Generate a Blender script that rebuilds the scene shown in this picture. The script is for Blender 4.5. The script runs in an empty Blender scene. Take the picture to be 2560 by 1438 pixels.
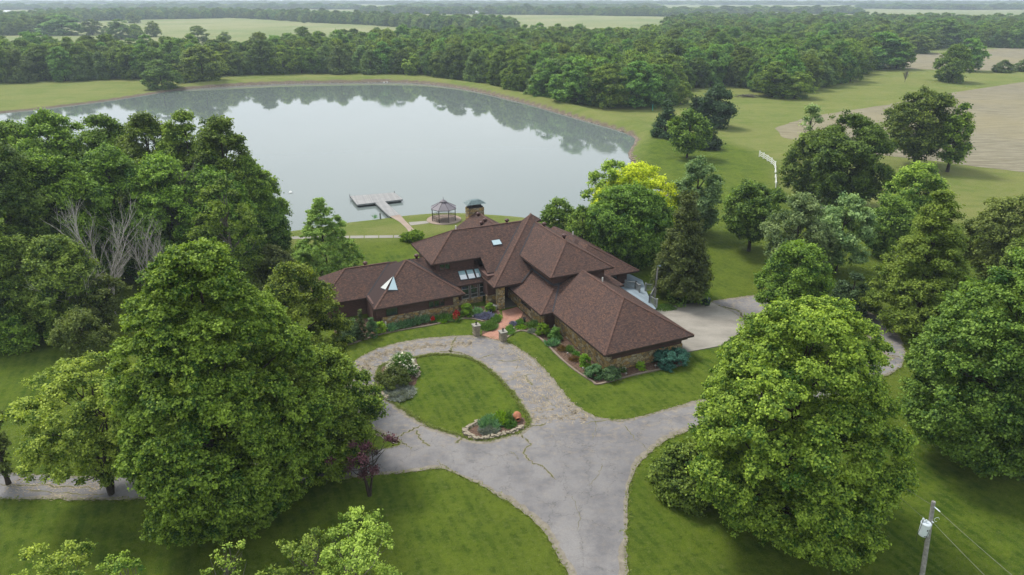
import bpy, math, random
import numpy as np
from mathutils import Vector, Matrix
from mathutils.geometry import tessellate_polygon

R = math.radians
SC = bpy.context.scene
COL = SC.collection
random.seed(7)

# ------------------------------------------------------------------ camera
FPX, HZ, CH = 1740.0, -8.0, 38.0          # focal length in photo pixels, horizon row, height in m
PITCH = math.atan((719 - HZ) / FPX)
CP, SP = math.cos(PITCH), math.sin(PITCH)
cd = bpy.data.cameras.new('camera')
cam = bpy.data.objects.new('camera', cd)
COL.objects.link(cam)
cam.location = (0, 0, CH)
cam.rotation_euler = (math.pi / 2 - PITCH, 0, 0)
cd.sensor_width = 36.0
cd.lens = FPX / 2560 * 36.0
cd.clip_start = 0.5
cd.clip_end = 40000
SC.camera = cam

# ------------------------------------------------------------------ world and sun
SUN_EL, SUN_AZ = R(56), R(-48)           # azimuth from +Y (ahead of camera), negative = left
w = bpy.data.worlds.new("World")
SC.world = w
w.use_nodes = True
nt = w.node_tree
nt.nodes.clear()
out = nt.nodes.new('ShaderNodeOutputWorld')
bg = nt.nodes.new('ShaderNodeBackground')
sky = nt.nodes.new('ShaderNodeTexSky')
sky.sky_type = 'NISHITA'
sky.sun_disc = False
sky.sun_elevation = SUN_EL
sky.sun_rotation = SUN_AZ
sky.dust_density = 2.5
sky.air_density = 1.0
hsv = nt.nodes.new('ShaderNodeHueSaturation')
hsv.inputs['Saturation'].default_value = 0.3
hsv.inputs['Value'].default_value = 1.0
nt.links.new(sky.outputs[0], hsv.inputs['Color'])
tcw = nt.nodes.new('ShaderNodeTexCoord')
mapw = nt.nodes.new('ShaderNodeMapping')
mapw.inputs['Scale'].default_value = (1.0, 1.0, 3.0)
nt.links.new(tcw.outputs['Generated'], mapw.inputs['Vector'])
cn = nt.nodes.new('ShaderNodeTexNoise')
cn.inputs['Scale'].default_value = 1.6
cn.inputs['Detail'].default_value = 5
nt.links.new(mapw.outputs[0], cn.inputs['Vector'])
cr = nt.nodes.new('ShaderNodeMapRange')
cr.inputs[1].default_value = 0.3; cr.inputs[2].default_value = 0.72
cr.inputs[3].default_value = 0.0; cr.inputs[4].default_value = 1.0
nt.links.new(cn.outputs[0], cr.inputs[0])
cm = nt.nodes.new('ShaderNodeMix')
cm.data_type = 'RGBA'
cm.inputs[6].default_value = (8.6, 9.6, 10.6, 1)      # cloud underside
cm.inputs[7].default_value = (12.2, 12.9, 13.4, 1)    # brighter cloud
nt.links.new(cr.outputs[0], cm.inputs[0])
om = nt.nodes.new('ShaderNodeMix')
om.data_type = 'RGBA'
om.inputs[0].default_value = 0.8
nt.links.new(hsv.outputs[0], om.inputs[6])
nt.links.new(cm.outputs[2], om.inputs[7])
nt.links.new(om.outputs[2], bg.inputs[0])
bg.inputs[1].default_value = 0.088
nt.links.new(bg.outputs[0], out.inputs[0])

sd_ = bpy.data.lights.new('sun', 'SUN')
sun = bpy.data.objects.new('sun', sd_)
COL.objects.link(sun)
sd_.energy = 3.1
sd_.angle = R(15)
sd_.color = (1.0, 0.95, 0.87)
sdir = Vector((math.sin(SUN_AZ) * math.cos(SUN_EL), math.cos(SUN_AZ) * math.cos(SUN_EL), math.sin(SUN_EL)))
sun.rotation_euler = sdir.to_track_quat('Z', 'Y').to_euler()

SC.view_settings.view_transform = 'Standard'
SC.view_settings.look = 'None'
SC.view_settings.gamma = 1.0
SC.view_settings.exposure = 0.32
SC.cycles.use_denoising = True
SC.cycles.max_bounces = 6
SC.cycles.diffuse_bounces = 4
SC.cycles.glossy_bounces = 3
SC.cycles.transmission_bounces = 3
SC.cycles.transparent_max_bounces = 6
SC.cycles.volume_bounces = 0
SC.cycles.use_adaptive_sampling = True
SC.cycles.adaptive_threshold = 0.02
SC.cycles.sample_clamp_indirect = 6

# ------------------------------------------------------------------ pixel -> ground helpers
def P(x, y, z=0.0):
    u = (x - 1280) / FPX; v = (719 - y) / FPX
    t = (z - CH) / (-SP + v * CP)
    return Vector((u * t, (CP + v * SP) * t, z))
def height_at(y, Y):                       # world height seen at photo row y at distance Y
    v = (719 - y) / FPX
    return CH + (-SP + v * CP) * Y / (CP + v * SP)
def depth_at(Y, z=0):
    return Y * CP - (z - CH) * SP
def tag(o, label=None, cat=None, group=None, kind=None):
    if label: o['label'] = label
    if cat: o['category'] = cat
    if group: o['group'] = group
    if kind: o['kind'] = kind
    return o
def empty(name, loc=(0, 0, 0), rz=0, label=None, cat=None, group=None):
    o = bpy.data.objects.new(name, None)
    o.empty_display_size = 0.3
    o.location = loc; o.rotation_euler = (0, 0, rz)
    COL.objects.link(o)
    return tag(o, label, cat, group)
def link(name, me, parent=None):
    o = bpy.data.objects.new(name, me)
    COL.objects.link(o)
    if parent: o.parent = parent
    return o
def copy_tree(o, parent=None):
    c = o.copy()
    COL.objects.link(c)
    if parent: c.parent = parent
    for ch in list(o.children): copy_tree(ch, c)
    return c

# ------------------------------------------------------------------ materials
def mat(name, rough=0.8, spec=0.25):
    m = bpy.data.materials.new(name)
    m.use_nodes = True
    b = m.node_tree.nodes['Principled BSDF']
    b.inputs['Roughness'].default_value = rough
    b.inputs['Specular IOR Level'].default_value = spec
    return m, m.node_tree, b
def node(t, kind, **kw):
    n = t.nodes.new(kind)
    for k, v in kw.items():
        if k in n.inputs: n.inputs[k].default_value = v
        else: setattr(n, k, v)
    return n
def mixc(t, fac, a, b, mode='MIX'):
    n = t.nodes.new('ShaderNodeMix'); n.data_type = 'RGBA'; n.blend_type = mode
    for i, v in ((0, fac), (6, a), (7, b)):
        if hasattr(v, 'node'): t.links.new(v, n.inputs[i])
        elif i == 0: n.inputs[0].default_value = v
        else: n.inputs[i].default_value = (*v, 1) if len(v) == 3 else v
    return n.outputs[2]
def rng(t, val, a, b, c=0.0, d=1.0):
    n = t.nodes.new('ShaderNodeMapRange')
    t.links.new(val, n.inputs[0])
    for i, v in zip((1, 2, 3, 4), (a, b, c, d)): n.inputs[i].default_value = v
    return n.outputs[0]
def noise(t, scale, detail=4, rough=0.55, vec=None, stretch=None):
    n = node(t, 'ShaderNodeTexNoise', Scale=scale, Detail=detail, Roughness=rough)
    if vec is None:
        vec = t.nodes.new('ShaderNodeTexCoord').outputs['Object']
    if stretch:
        mp = t.nodes.new('ShaderNodeMapping'); mp.inputs['Scale'].default_value = stretch
        t.links.new(vec, mp.inputs[0]); vec = mp.outputs[0]
    t.links.new(vec, n.inputs['Vector'])
    return n.outputs[0]
def math_(t, op, a, b=0.0):
    n = t.nodes.new('ShaderNodeMath'); n.operation = op
    for i, v in enumerate((a, b)):
        if hasattr(v, 'node'): t.links.new(v, n.inputs[i])
        else: n.inputs[i].default_value = v
    return n.outputs[0]
def bump(t, b, h, strength=0.5, dist=0.05):
    n = node(t, 'ShaderNodeBump', Strength=strength, Distance=dist)
    t.links.new(h, n.inputs['Height']); t.links.new(n.outputs[0], b.inputs['Normal'])

def plain(name, col, rough=0.7, spec=0.25, var=0.2, scale=3.0, metal=0.0):
    m, t, b = mat(name, rough, spec)
    n = noise(t, scale, 5)
    c = mixc(t, rng(t, n, 0.3, 0.7), tuple(x * (1 - var) for x in col), tuple(min(1, x * (1 + var)) for x in col))
    t.links.new(c, b.inputs['Base Color'])
    b.inputs['Metallic'].default_value = metal
    return m

def foliage(name, dark, light, trans=0.26, hue=0.015):
    m, t, b = mat(name, 0.62, 0.22)
    a = node(t, 'ShaderNodeAttribute', attribute_name='tint')
    oi = t.nodes.new('ShaderNodeObjectInfo')
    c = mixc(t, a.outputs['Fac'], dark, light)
    h = t.nodes.new('ShaderNodeHueSaturation')
    t.links.new(c, h.inputs['Color'])
    t.links.new(rng(t, oi.outputs['Random'], 0, 1, 0.5 - hue, 0.5 + hue * 0.6), h.inputs['Hue'])
    r2 = math_(t, 'FRACT', math_(t, 'MULTIPLY', oi.outputs['Random'], 7.31))
    t.links.new(rng(t, r2, 0, 1, 0.74, 1.28), h.inputs['Value'])
    t.links.new(h.outputs[0], b.inputs['Base Color'])
    tr = t.nodes.new('ShaderNodeBsdfTranslucent')
    tc = mixc(t, 1.0, h.outputs[0], (1.5, 1.5, 0.7), 'MULTIPLY')
    t.links.new(tc, tr.inputs[0])
    mx = t.nodes.new('ShaderNodeMixShader'); mx.inputs[0].default_value = trans
    t.links.new(b.outputs[0], mx.inputs[1]); t.links.new(tr.outputs[0], mx.inputs[2])
    t.links.new(mx.outputs[0], t.nodes['Material Output'].inputs[0])
    return m

M = {}
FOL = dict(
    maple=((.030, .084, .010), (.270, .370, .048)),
    maple_bright=((.050, .120, .014), (.340, .440, .070)),
    oak=((.028, .074, .012), (.205, .295, .048)),
    grove=((.030, .088, .011), (.225, .345, .045)),
    wood=((.026, .094, .020), (.195, .345, .062)),
    wood_pale=((.050, .110, .030), (.250, .360, .100)),
    silver=((.070, .140, .045), (.280, .380, .150)),
    yellow=((.200, .290, .010), (.540, .590, .028)),
    lime=((.080, .180, .016), (.330, .500, .060)),
    cypress=((.090, .160, .016), (.250, .340, .050)),
    young=((.080, .150, .018), (.330, .440, .080)),
    feather=((.110, .240, .035), (.330, .500, .100)),
    spruce=((.036, .058, .014), (.130, .165, .042)),
    pine=((.022, .056, .022), (.080, .140, .055)),
    bushy=((.070, .180, .008), (.260, .430, .022)),
    juniper=((.035, .090, .030), (.140, .235, .095)),
    bluejun=((.020, .090, .070), (.080, .220, .160)),
    olive=((.055, .085, .014), (.190, .240, .055)),
    iris=((.045, .130, .050), (.190, .340, .170)),
    catmint=((.110, .140, .120), (.300, .320, .310)),
    lavender=((.085, .100, .170), (.240, .230, .440)),
    bed=((.045, .120, .020), (.150, .290, .055)),
    purple=((.040, .014, .020), (.140, .060, .070)),
    grass=((.085, .120, .014), (.190, .240, .045)),
    rust=((.080, .050, .020), (.190, .120, .050)),
)
for k, (d, l) in FOL.items(): M[k] = foliage('leaves_' + k, d, tuple(min(.8, c * 1.12) for c in l))
M['bark'] = plain('bark', (.045, .036, .028), .95, .1, .4, 6)
M['bark_grey'] = plain('bark_grey', (.13, .115, .10), .95, .1, .35, 5)
M['deadwood'] = plain('deadwood', (.41, .38, .345), .9, .1, .3, 3)
M['fascia'] = plain('fascia', (.050, .030, .025), .6, .3, .15)
M['siding'] = None
M['frame_dark'] = plain('frame_dark', (.075, .038, .028), .6)
M['frame_grey'] = plain('frame_grey', (.28, .27, .26), .6)
M['flash'] = plain('flashing', (.060, .058, .064), .9, .15, .15)
M['concrete'] = None
M['white'] = plain('white_paint', (.75, .75, .73), .6)
M['pipe'] = plain('white_pipe', (.70, .69, .65), .5)
M['vent'] = plain('vent_brown', (.075, .030, .026), .45, .4)
M['bronze'] = plain('bronze_metal', (.018, .014, .014), .5, .4)
M['canopy'] = plain('canopy_cloth', (.17, .155, .175), .6, .3, .12, 1.0)
M['canopy_rib'] = plain('canopy_rib', (.05, .043, .05), .5)
M['patina'] = plain('patina_copper', (.105, .150, .155), .6, .4, .35, 4)
M['dark'] = plain('dark_interior', (.006, .006, .007), .8)
M['door'] = plain('door_dark', (.014, .009, .008), .5)
M['deck'] = None
M['terracotta'] = plain('terracotta', (.36, .15, .085), .8, .2, .25, 4)
M['bin'] = plain('bin_green', (.006, .030, .024), .45, .4)
M['weather_wood'] = plain('weathered_wood', (.25, .24, .225), .9, .1, .35, 5)
M['galv'] = plain('grey_enamel', (.60, .66, .70), .4, .5, .06)
M['wire'] = plain('wire', (.16, .16, .13), .6)
M['black'] = plain('black_rubber', (.012, .012, .012), .6)
M['limestone'] = plain('limestone', (.26, .225, .17), .85, .15, .35, 5)
M['red_bloom'] = foliage('red_bloom', (.30, .006, .010), (.62, .020, .030), .1, 0.0)
M['white_bloom'] = foliage('white_bloom', (.45, .42, .32), (.75, .72, .62), .1, 0.0)
M['farm_roof'] = plain('farm_roof', (.62, .64, .66), .5, .3, .08)
M['rock'] = plain('rock', (.25, .20, .165), .9, .1, .45, .7)
M['teal'] = plain('teal_pole', (.05, .30, .22), .5)

def stone_mat():
    m, t, b = mat('fieldstone', .85, .2)
    tc = t.nodes.new('ShaderNodeTexCoord')
    mp = t.nodes.new('ShaderNodeMapping'); mp.inputs['Scale'].default_value = (2.1, 2.1, 3.0)
    t.links.new(tc.outputs['Object'], mp.inputs[0])
    v = node(t, 'ShaderNodeTexVoronoi', Scale=1.0); t.links.new(mp.outputs[0], v.inputs['Vector'])
    e = node(t, 'ShaderNodeTexVoronoi', Scale=1.0, feature='DISTANCE_TO_EDGE'); t.links.new(mp.outputs[0], e.inputs['Vector'])
    sep = t.nodes.new('ShaderNodeSeparateColor'); t.links.new(v.outputs['Color'], sep.inputs[0])
    ramp = t.nodes.new('ShaderNodeValToRGB'); t.links.new(sep.outputs[0], ramp.inputs[0])
    cr_ = ramp.color_ramp; cr_.interpolation = 'CONSTANT'
    cols = [(.42, .27, .10), (.52, .40, .22), (.30, .24, .15), (.48, .33, .14), (.56, .47, .31), (.26, .20, .12), (.44, .37, .25), (.54, .35, .12)]
    cr_.elements[0].color = (*cols[0], 1)
    cr_.elements[1].position = .125; cr_.elements[1].color = (*cols[1], 1)
    for i, c in enumerate(cols[2:], 2):
        el = cr_.elements.new(i * .125); el.color = (*c, 1)
    n = noise(t, 5, 6)
    c = mixc(t, rng(t, n, .3, .75, .0, .6), ramp.outputs[0], (.10, .075, .045))
    c = mixc(t, rng(t, e.outputs[0], .0, .055, 1, 0), c, (.085, .07, .05))
    t.links.new(c, b.inputs['Base Color'])
    bump(t, b, rng(t, e.outputs[0], 0, .12), .9, .05)
    return m
M['stone'] = stone_mat()

def siding_mat():
    m, t, b = mat('siding_brown', .75, .2)
    tc = t.nodes.new('ShaderNodeTexCoord'); sp = t.nodes.new('ShaderNodeSeparateXYZ')
    t.links.new(tc.outputs['Object'], sp.inputs[0])
    fr = math_(t, 'FRACT', math_(t, 'MULTIPLY', sp.outputs[2], 4.6))
    n = noise(t, 2.5, 5, stretch=(1, 1, 5))
    c = mixc(t, rng(t, n, .3, .7), (.085, .047, .040), (.130, .074, .062))
    c = mixc(t, rng(t, fr, .0, .14, .75, 0), c, (.028, .016, .013))
    t.links.new(c, b.inputs['Base Color'])
    bump(t, b, fr, .6, .03)
    return m
M['siding'] = siding_mat()

def shingle_mat():
    m, t, b = mat('roof_shingles', .85, .18)
    uv = t.nodes.new('ShaderNodeUVMap'); uv.uv_map = 'UVMap'
    br = node(t, 'ShaderNodeTexBrick', Scale=1.0)
    br.inputs['Brick Width'].default_value = .24
    br.inputs['Row Height'].default_value = .14
    br.inputs['Mortar Size'].default_value = .012
    br.inputs['Color1'].default_value = (0, 0, 0, 1); br.inputs['Color2'].default_value = (1, 1, 1, 1)
    br.inputs['Mortar'].default_value = (.0, .0, .0, 1)
    br.offset = .37
    t.links.new(uv.outputs[0], br.inputs['Vector'])
    ramp = t.nodes.new('ShaderNodeValToRGB')
    t.links.new(br.outputs['Color'], ramp.inputs[0])
    e = ramp.color_ramp
    e.elements[0].color = (.062, .038, .034, 1)
    e.elements[1].color = (.205, .105, .068, 1); e.elements[1].position = 1
    x = e.elements.new(.45); x.color = (.108, .064, .050, 1)
    x = e.elements.new(.75); x.color = (.142, .078, .055, 1)
    n = noise(t, .55, 6, .6, vec=uv.outputs[0])
    n2 = noise(t, 9, 3, .6, vec=uv.outputs[0])
    c = mixc(t, rng(t, n, .35, .65, .0, .35), ramp.outputs[0], (.085, .060, .062))
    ns = noise(t, 1.0, 5, .6, vec=uv.outputs[0], stretch=(2.2, .18, 1))
    c = mixc(t, rng(t, ns, .5, .72, .0, .55), c, (.060, .044, .040))
    c = mixc(t, rng(t, n2, .3, .7, .0, .45), c, (.055, .032, .027))
    c = mixc(t, math_(t, 'MULTIPLY', br.outputs['Fac'], .55), c, (.030, .020, .020))
    t.links.new(c, b.inputs['Base Color'])
    bump(t, b, math_(t, 'SUBTRACT', n2, br.outputs['Fac']), .8, .03)
    return m
M['shingle'] = shingle_mat()

def concrete_mat(name, base, dark, joint=0.0, tint=None):
    m, t, b = mat(name, .9, .2)
    tc = t.nodes.new('ShaderNodeTexCoord')
    n = noise(t, .22, 7, .62, tc.outputs['Object'], (1, 2.2, 1)); n2 = noise(t, 6, 6, .6, tc.outputs['Object'])
    c = mixc(t, rng(t, n, .38, .68), base, dark)
    c = mixc(t, rng(t, n2, .3, .75, 0, .45), c, tuple(x * .62 for x in base))
    if tint: c = mixc(t, rng(t, noise(t, .5, 4, .6, tc.outputs['Object']), .5, .7, 0, .55), c, tint)
    t.links.new(c, b.inputs['Base Color']); bump(t, b, n2, .3, .02)
    return m
M['concrete'] = concrete_mat('old_concrete', (.33, .305, .265), (.20, .185, .16))
M['slab'] = concrete_mat('pale_slab', (.31, .295, .26), (.24, .225, .195))
M['pinkslab'] = concrete_mat('pink_slab', (.36, .28, .23), (.28, .22, .18))
M['curb'] = concrete_mat('curb_stone', (.25, .20, .155), (.18, .145, .115))
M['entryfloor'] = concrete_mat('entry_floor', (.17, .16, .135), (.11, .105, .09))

def planks(name, c1, c2, scale, axis=0, rough=.75):
    m, t, b = mat(name, rough, .25)
    tc = t.nodes.new('ShaderNodeTexCoord'); sp = t.nodes.new('ShaderNodeSeparateXYZ')
    t.links.new(tc.outputs['Object'], sp.inputs[0])
    q = math_(t, 'MULTIPLY', sp.outputs[axis], scale)
    fr = math_(t, 'FRACT', q)
    wn = t.nodes.new('ShaderNodeTexWhiteNoise'); wn.noise_dimensions = '1D'
    t.links.new(math_(t, 'FLOOR', q), wn.inputs['W'])
    c = mixc(t, wn.outputs[0], c1, c2)
    n = noise(t, .8, 5)
    c = mixc(t, rng(t, n, .35, .7, 0, .4), c, tuple(x * .7 for x in c1))
    c = mixc(t, rng(t, fr, 0, .1, .6, 0), c, tuple(x * .3 for x in c1))
    t.links.new(c, b.inputs['Base Color'])
    return m
M['dock'] = planks('dock_boards', (.235, .235, .235), (.335, .33, .325), 5.0, 0)
M['deck'] = planks('deck_boards', (.20, .25, .29), (.25, .31, .355), 6.0, 0)
M['rail'] = plain('rail_grey', (.22, .23, .23), .7)

def brickwalk_mat():
    m, t, b = mat('brick_pavers', .85, .2)
    br = node(t, 'ShaderNodeTexBrick', Scale=1.0)
    br.inputs['Brick Width'].default_value = .22; br.inputs['Row Height'].default_value = .11
    br.inputs['Mortar Size'].default_value = .008
    br.inputs['Color1'].default_value = (.37, .17, .12, 1); br.inputs['Color2'].default_value = (.47, .255, .19, 1)
    br.inputs['Mortar'].default_value = (.26, .15, .11, 1)
    tc = t.nodes.new('ShaderNodeTexCoord'); t.links.new(tc.outputs['Object'], br.inputs['Vector'])
    n = noise(t, .6, 6, .6)
    c = mixc(t, rng(t, n, .4, .7, 0, .65), br.outputs[0], (.22, .12, .085))
    t.links.new(c, b.inputs['Base Color'])
    return m
M['brickwalk'] = brickwalk_mat()

def asphalt_mat():
    m, t, b = mat('old_asphalt', .92, .18)
    n0 = noise(t, .07, 5, .6); n1 = noise(t, .35, 8, .68); n2 = noise(t, 9, 5, .7); n3 = noise(t, 1.2, 7, .7, stretch=(1, 1.6, 1))
    c = mixc(t, rng(t, n0, .35, .65), (.180, .174, .180), (.250, .240, .236))
    c = mixc(t, rng(t, n1, .44, .62, 0, .75), c, (.130, .127, .136))
    ob = node(t, 'ShaderNodeTexCoord').outputs['Object']
    sp = t.nodes.new('ShaderNodeSeparateXYZ'); t.links.new(ob, sp.inputs[0])
    # dry grit and debris gathers on the old loop, less on the newer approach
    loop = rng(t, sp.outputs[1], 50, 62, .15, 1)
    f = math_(t, 'MULTIPLY', rng(t, n3, .50, .64, 0, .8), loop)
    c = mixc(t, f, c, (.34, .275, .19))
    c = mixc(t, rng(t, n2, .35, .8, 0, .5), c, (.11, .105, .105))
    # hairline cracks
    v = node(t, 'ShaderNodeTexVoronoi', Scale=.22, feature='DISTANCE_TO_EDGE')
    wv = mixc(t, .12, ob, node(t, 'ShaderNodeTexNoise', Scale=1.2, Detail=5).outputs['Color'])
    mp = t.nodes.new('ShaderNodeVectorMath'); mp.operation = 'MULTIPLY_ADD'
    nz = node(t, 'ShaderNodeTexNoise', Scale=.6, Detail=6, Roughness=.7); t.links.new(ob, nz.inputs['Vector'])
    t.links.new(nz.outputs['Color'], mp.inputs[0]); mp.inputs[1].default_value = (2.6, 2.6, 2.6); t.links.new(ob, mp.inputs[2])
    t.links.new(mp.outputs[0], v.inputs['Vector'])
    c = mixc(t, rng(t, v.outputs[0], 0, .0065, .75, 0), c, (.062, .058, .05))
    t.links.new(c, b.inputs['Base Color']); bump(t, b, n2, .4, .02)
    return m
M['asphalt'] = asphalt_mat()
M['crack_weed'] = plain('crack_weeds', (.095, .098, .045), .95, .05, .45, 1.3)
M['crack_edge'] = plain('crack_sand', (.215, .192, .155), .95, .05, .25, 2.0)
M['grit'] = plain('grit', (.36, .30, .21), .95, .05, .3, 1.5)
M['roofcap'] = plain('roof_cap', (.105, .062, .050), .9, .1, .35, 4)
M['mulch'] = plain('mulch', (.115, .075, .055), .98, .05, .55, 5)
M['bare'] = plain('bare_soil', (.22, .18, .13), .98, .05, .4, 2)

def ground_mat():
    m, t, b = mat('grass_ground', .95, .1)
    geo = t.nodes.new('ShaderNodeNewGeometry').outputs['Position']
    zone = node(t, 'ShaderNodeAttribute', attribute_name='zone')
    sc = t.nodes.new('ShaderNodeSeparateColor'); t.links.new(zone.outputs['Color'], sc.inputs[0])
    n0 = noise(t, .035, 5, .6, geo); n1 = noise(t, .35, 7, .65, geo); n2 = noise(t, 2.6, 7, .75, geo); n3 = noise(t, 14, 3, .7, geo)
    nf = noise(t, .006, 5, .6, geo)
    lawn = mixc(t, rng(t, n1, .40, .60), (.046, .098, .006), (.124, .184, .015))
    lawn = mixc(t, rng(t, n0, .42, .62, 0, .7), lawn, (.138, .172, .022))
    n4 = noise(t, .11, 6, .7, geo)
    lawn = mixc(t, rng(t, n4, .54, .66, 0, .55), lawn, (.050, .098, .010))
    lawn = mixc(t, rng(t, n2, .52, .70, 0, .85), lawn, (.185, .205, .060))
    lawn = mixc(t, rng(t, n2, .47, .28, 0, .9), lawn, (.026, .052, .005))
    n6 = noise(t, 1.0, 6, .75, geo)
    lawn = mixc(t, rng(t, n6, .52, .64, 0, .55), lawn, (.150, .190, .020))
    lawn = mixc(t, rng(t, n6, .47, .34, 0, .55), lawn, (.040, .075, .006))
    mpw = t.nodes.new('ShaderNodeMapping'); mpw.inputs['Rotation'].default_value = (0, 0, R(-24)); t.links.new(geo, mpw.inputs[0])
    wv = node(t, 'ShaderNodeTexWave', Scale=.33, Distortion=2.5, Detail=3); wv.inputs['Detail Scale'].default_value = .4; t.links.new(mpw.outputs[0], wv.inputs['Vector'])
    lawn = mixc(t, rng(t, wv.outputs['Fac'], .3, .7, 0, .38), lawn, (.130, .175, .022))
    n5 = noise(t, 6.0, 4, .7, geo)
    lawn = mixc(t, rng(t, n5, .60, .72, 0, .7), lawn, (.21, .22, .09))
    mead = mixc(t, rng(t, n0, .35, .65), (.150, .200, .042), (.225, .238, .070))
    mead = mixc(t, rng(t, n1, .44, .62, 0, .5), mead, (.250, .245, .090))
    mead = mixc(t, rng(t, noise(t, .05, 6, .7, geo, (1, 3, 1)), .50, .62, 0, .55), mead, (.120, .175, .030))
    mead = mixc(t, rng(t, n2, .48, .75, 0, .5), mead, (.095, .145, .030))
    far = mixc(t, rng(t, nf, .4, .6), (.190, .235, .085), (.290, .290, .140))
    c = mixc(t, sc.outputs[0], lawn, mead)
    c = mixc(t, sc.outputs[1], c, far)
    c = mixc(t, rng(t, n3, .42, .66, 0, .55), c, (.022, .036, .006))
    # worn mud and gravel on the bank below the grass line
    sp = t.nodes.new('ShaderNodeSeparateXYZ'); t.links.new(geo, sp.inputs[0])
    zz = math_(t, 'ADD', sp.outputs[2], math_(t, 'MULTIPLY', math_(t, 'SUBTRACT', n2, .5), .35))
    mud = mixc(t, rng(t, n2, .35, .65), (.080, .058, .040), (.22, .185, .14))
    edge = rng(t, math_(t, 'ADD', sc.outputs[2], math_(t, 'MULTIPLY', math_(t, 'SUBTRACT', n2, .5), 1.2)), .3, .7)
    c = mixc(t, edge, c, mud)
    t.links.new(c, b.inputs['Base Color'])
    bump(t, b, math_(t, 'ADD', n2, math_(t, 'MULTIPLY', n3, .5)), 1.0, .22)
    return m
M['ground'] = ground_mat()

def field_mat():
    m, t, b = mat('tilled_soil', .97, .05)
    geo = t.nodes.new('ShaderNodeNewGeometry').outputs['Position']
    mp = t.nodes.new('ShaderNodeMapping'); mp.inputs['Rotation'].default_value = (0, 0, R(32)); mp.inputs['Scale'].default_value = (.25, 1.6, 1)
    t.links.new(geo, mp.inputs[0])
    n = noise(t, .5, 6, .65, mp.outputs[0]); n2 = noise(t, .02, 5, .6, geo); n3 = noise(t, 1.1, 6, .7, geo)
    c = mixc(t, rng(t, n, .35, .65), (.140, .125, .085), (.270, .245, .180))
    c = mixc(t, rng(t, n2, .42, .66, 0, .5), c, (.26, .225, .125))
    c = mixc(t, rng(t, n3, .5, .75, 0, .45), c, (.15, .155, .065))
    t.links.new(c, b.inputs['Base Color']); bump(t, b, n, .6, .15)
    return m
M['field'] = field_mat()

def water_mat():
    m, t, b = mat('pond_water', .05, .5)
    b.inputs['Base Color'].default_value = (.150, .180, .172, 1)
    b.inputs['IOR'].default_value = 1.45
    geo = t.nodes.new('ShaderNodeNewGeometry').outputs['Position']
    n = noise(t, .9, 3, .5, geo, (1, .55, 1)); n2 = noise(t, 5, 3, .5, geo)
    big = noise(t, .03, 3, .5, geo)
    hgt = math_(t, 'MULTIPLY', math_(t, 'ADD', n, math_(t, 'MULTIPLY', n2, .15)), rng(t, big, .35, .7, .3, 1))
    bump(t, b, hgt, .14, .05)
    t.links.new(rng(t, big, .35, .7, .012, .05), b.inputs['Roughness'])
    return m
M['water'] = water_mat()

def glass_mat(name, col, rough=.05):
    m, t, b = mat(name, rough, .8)
    b.inputs['Base Color'].default_value = (*col, 1)
    b.inputs['IOR'].default_value = 1.6
    return m
M['glass'] = glass_mat('window_glass', (.022, .035, .035))
M['skyglass'] = glass_mat('skylight_glass', (.20, .31, .33), .12)
M['blind'] = glass_mat('blind_white', (.60, .64, .66), .3)
M['tri_pale'] = glass_mat('glass_pale', (.60, .62, .60), .2)
M['tri_blue'] = glass_mat('glass_blue', (.38, .50, .54), .15)

# ------------------------------------------------------------------ mesh builders
def mesh_np(name, V, Q, mats, tint=None, smooth=False, mi=None):
    V = np.asarray(V, np.float32); Q = np.asarray(Q, np.int32)
    k = Q.shape[1]
    me = bpy.data.meshes.new(name)
    me.vertices.add(len(V)); me.vertices.foreach_set('co', V.ravel())
    me.loops.add(Q.size); me.loops.foreach_set('vertex_index', Q.ravel())
    me.polygons.add(len(Q))
    me.polygons.foreach_set('loop_start', np.arange(0, Q.size, k, dtype=np.int32))
    if mi is not None: me.polygons.foreach_set('material_index', np.asarray(mi, np.int32))
    if smooth: me.polygons.foreach_set('use_smooth', np.ones(len(Q), bool))
    for m in (mats if isinstance(mats, (list, tuple)) else [mats]): me.materials.append(m)
    if tint is not None:
        a = me.attributes.new('tint', 'FLOAT', 'FACE')
        a.data.foreach_set('value', np.asarray(tint, np.float32))
    me.update(calc_edges=True)
    return me

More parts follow.
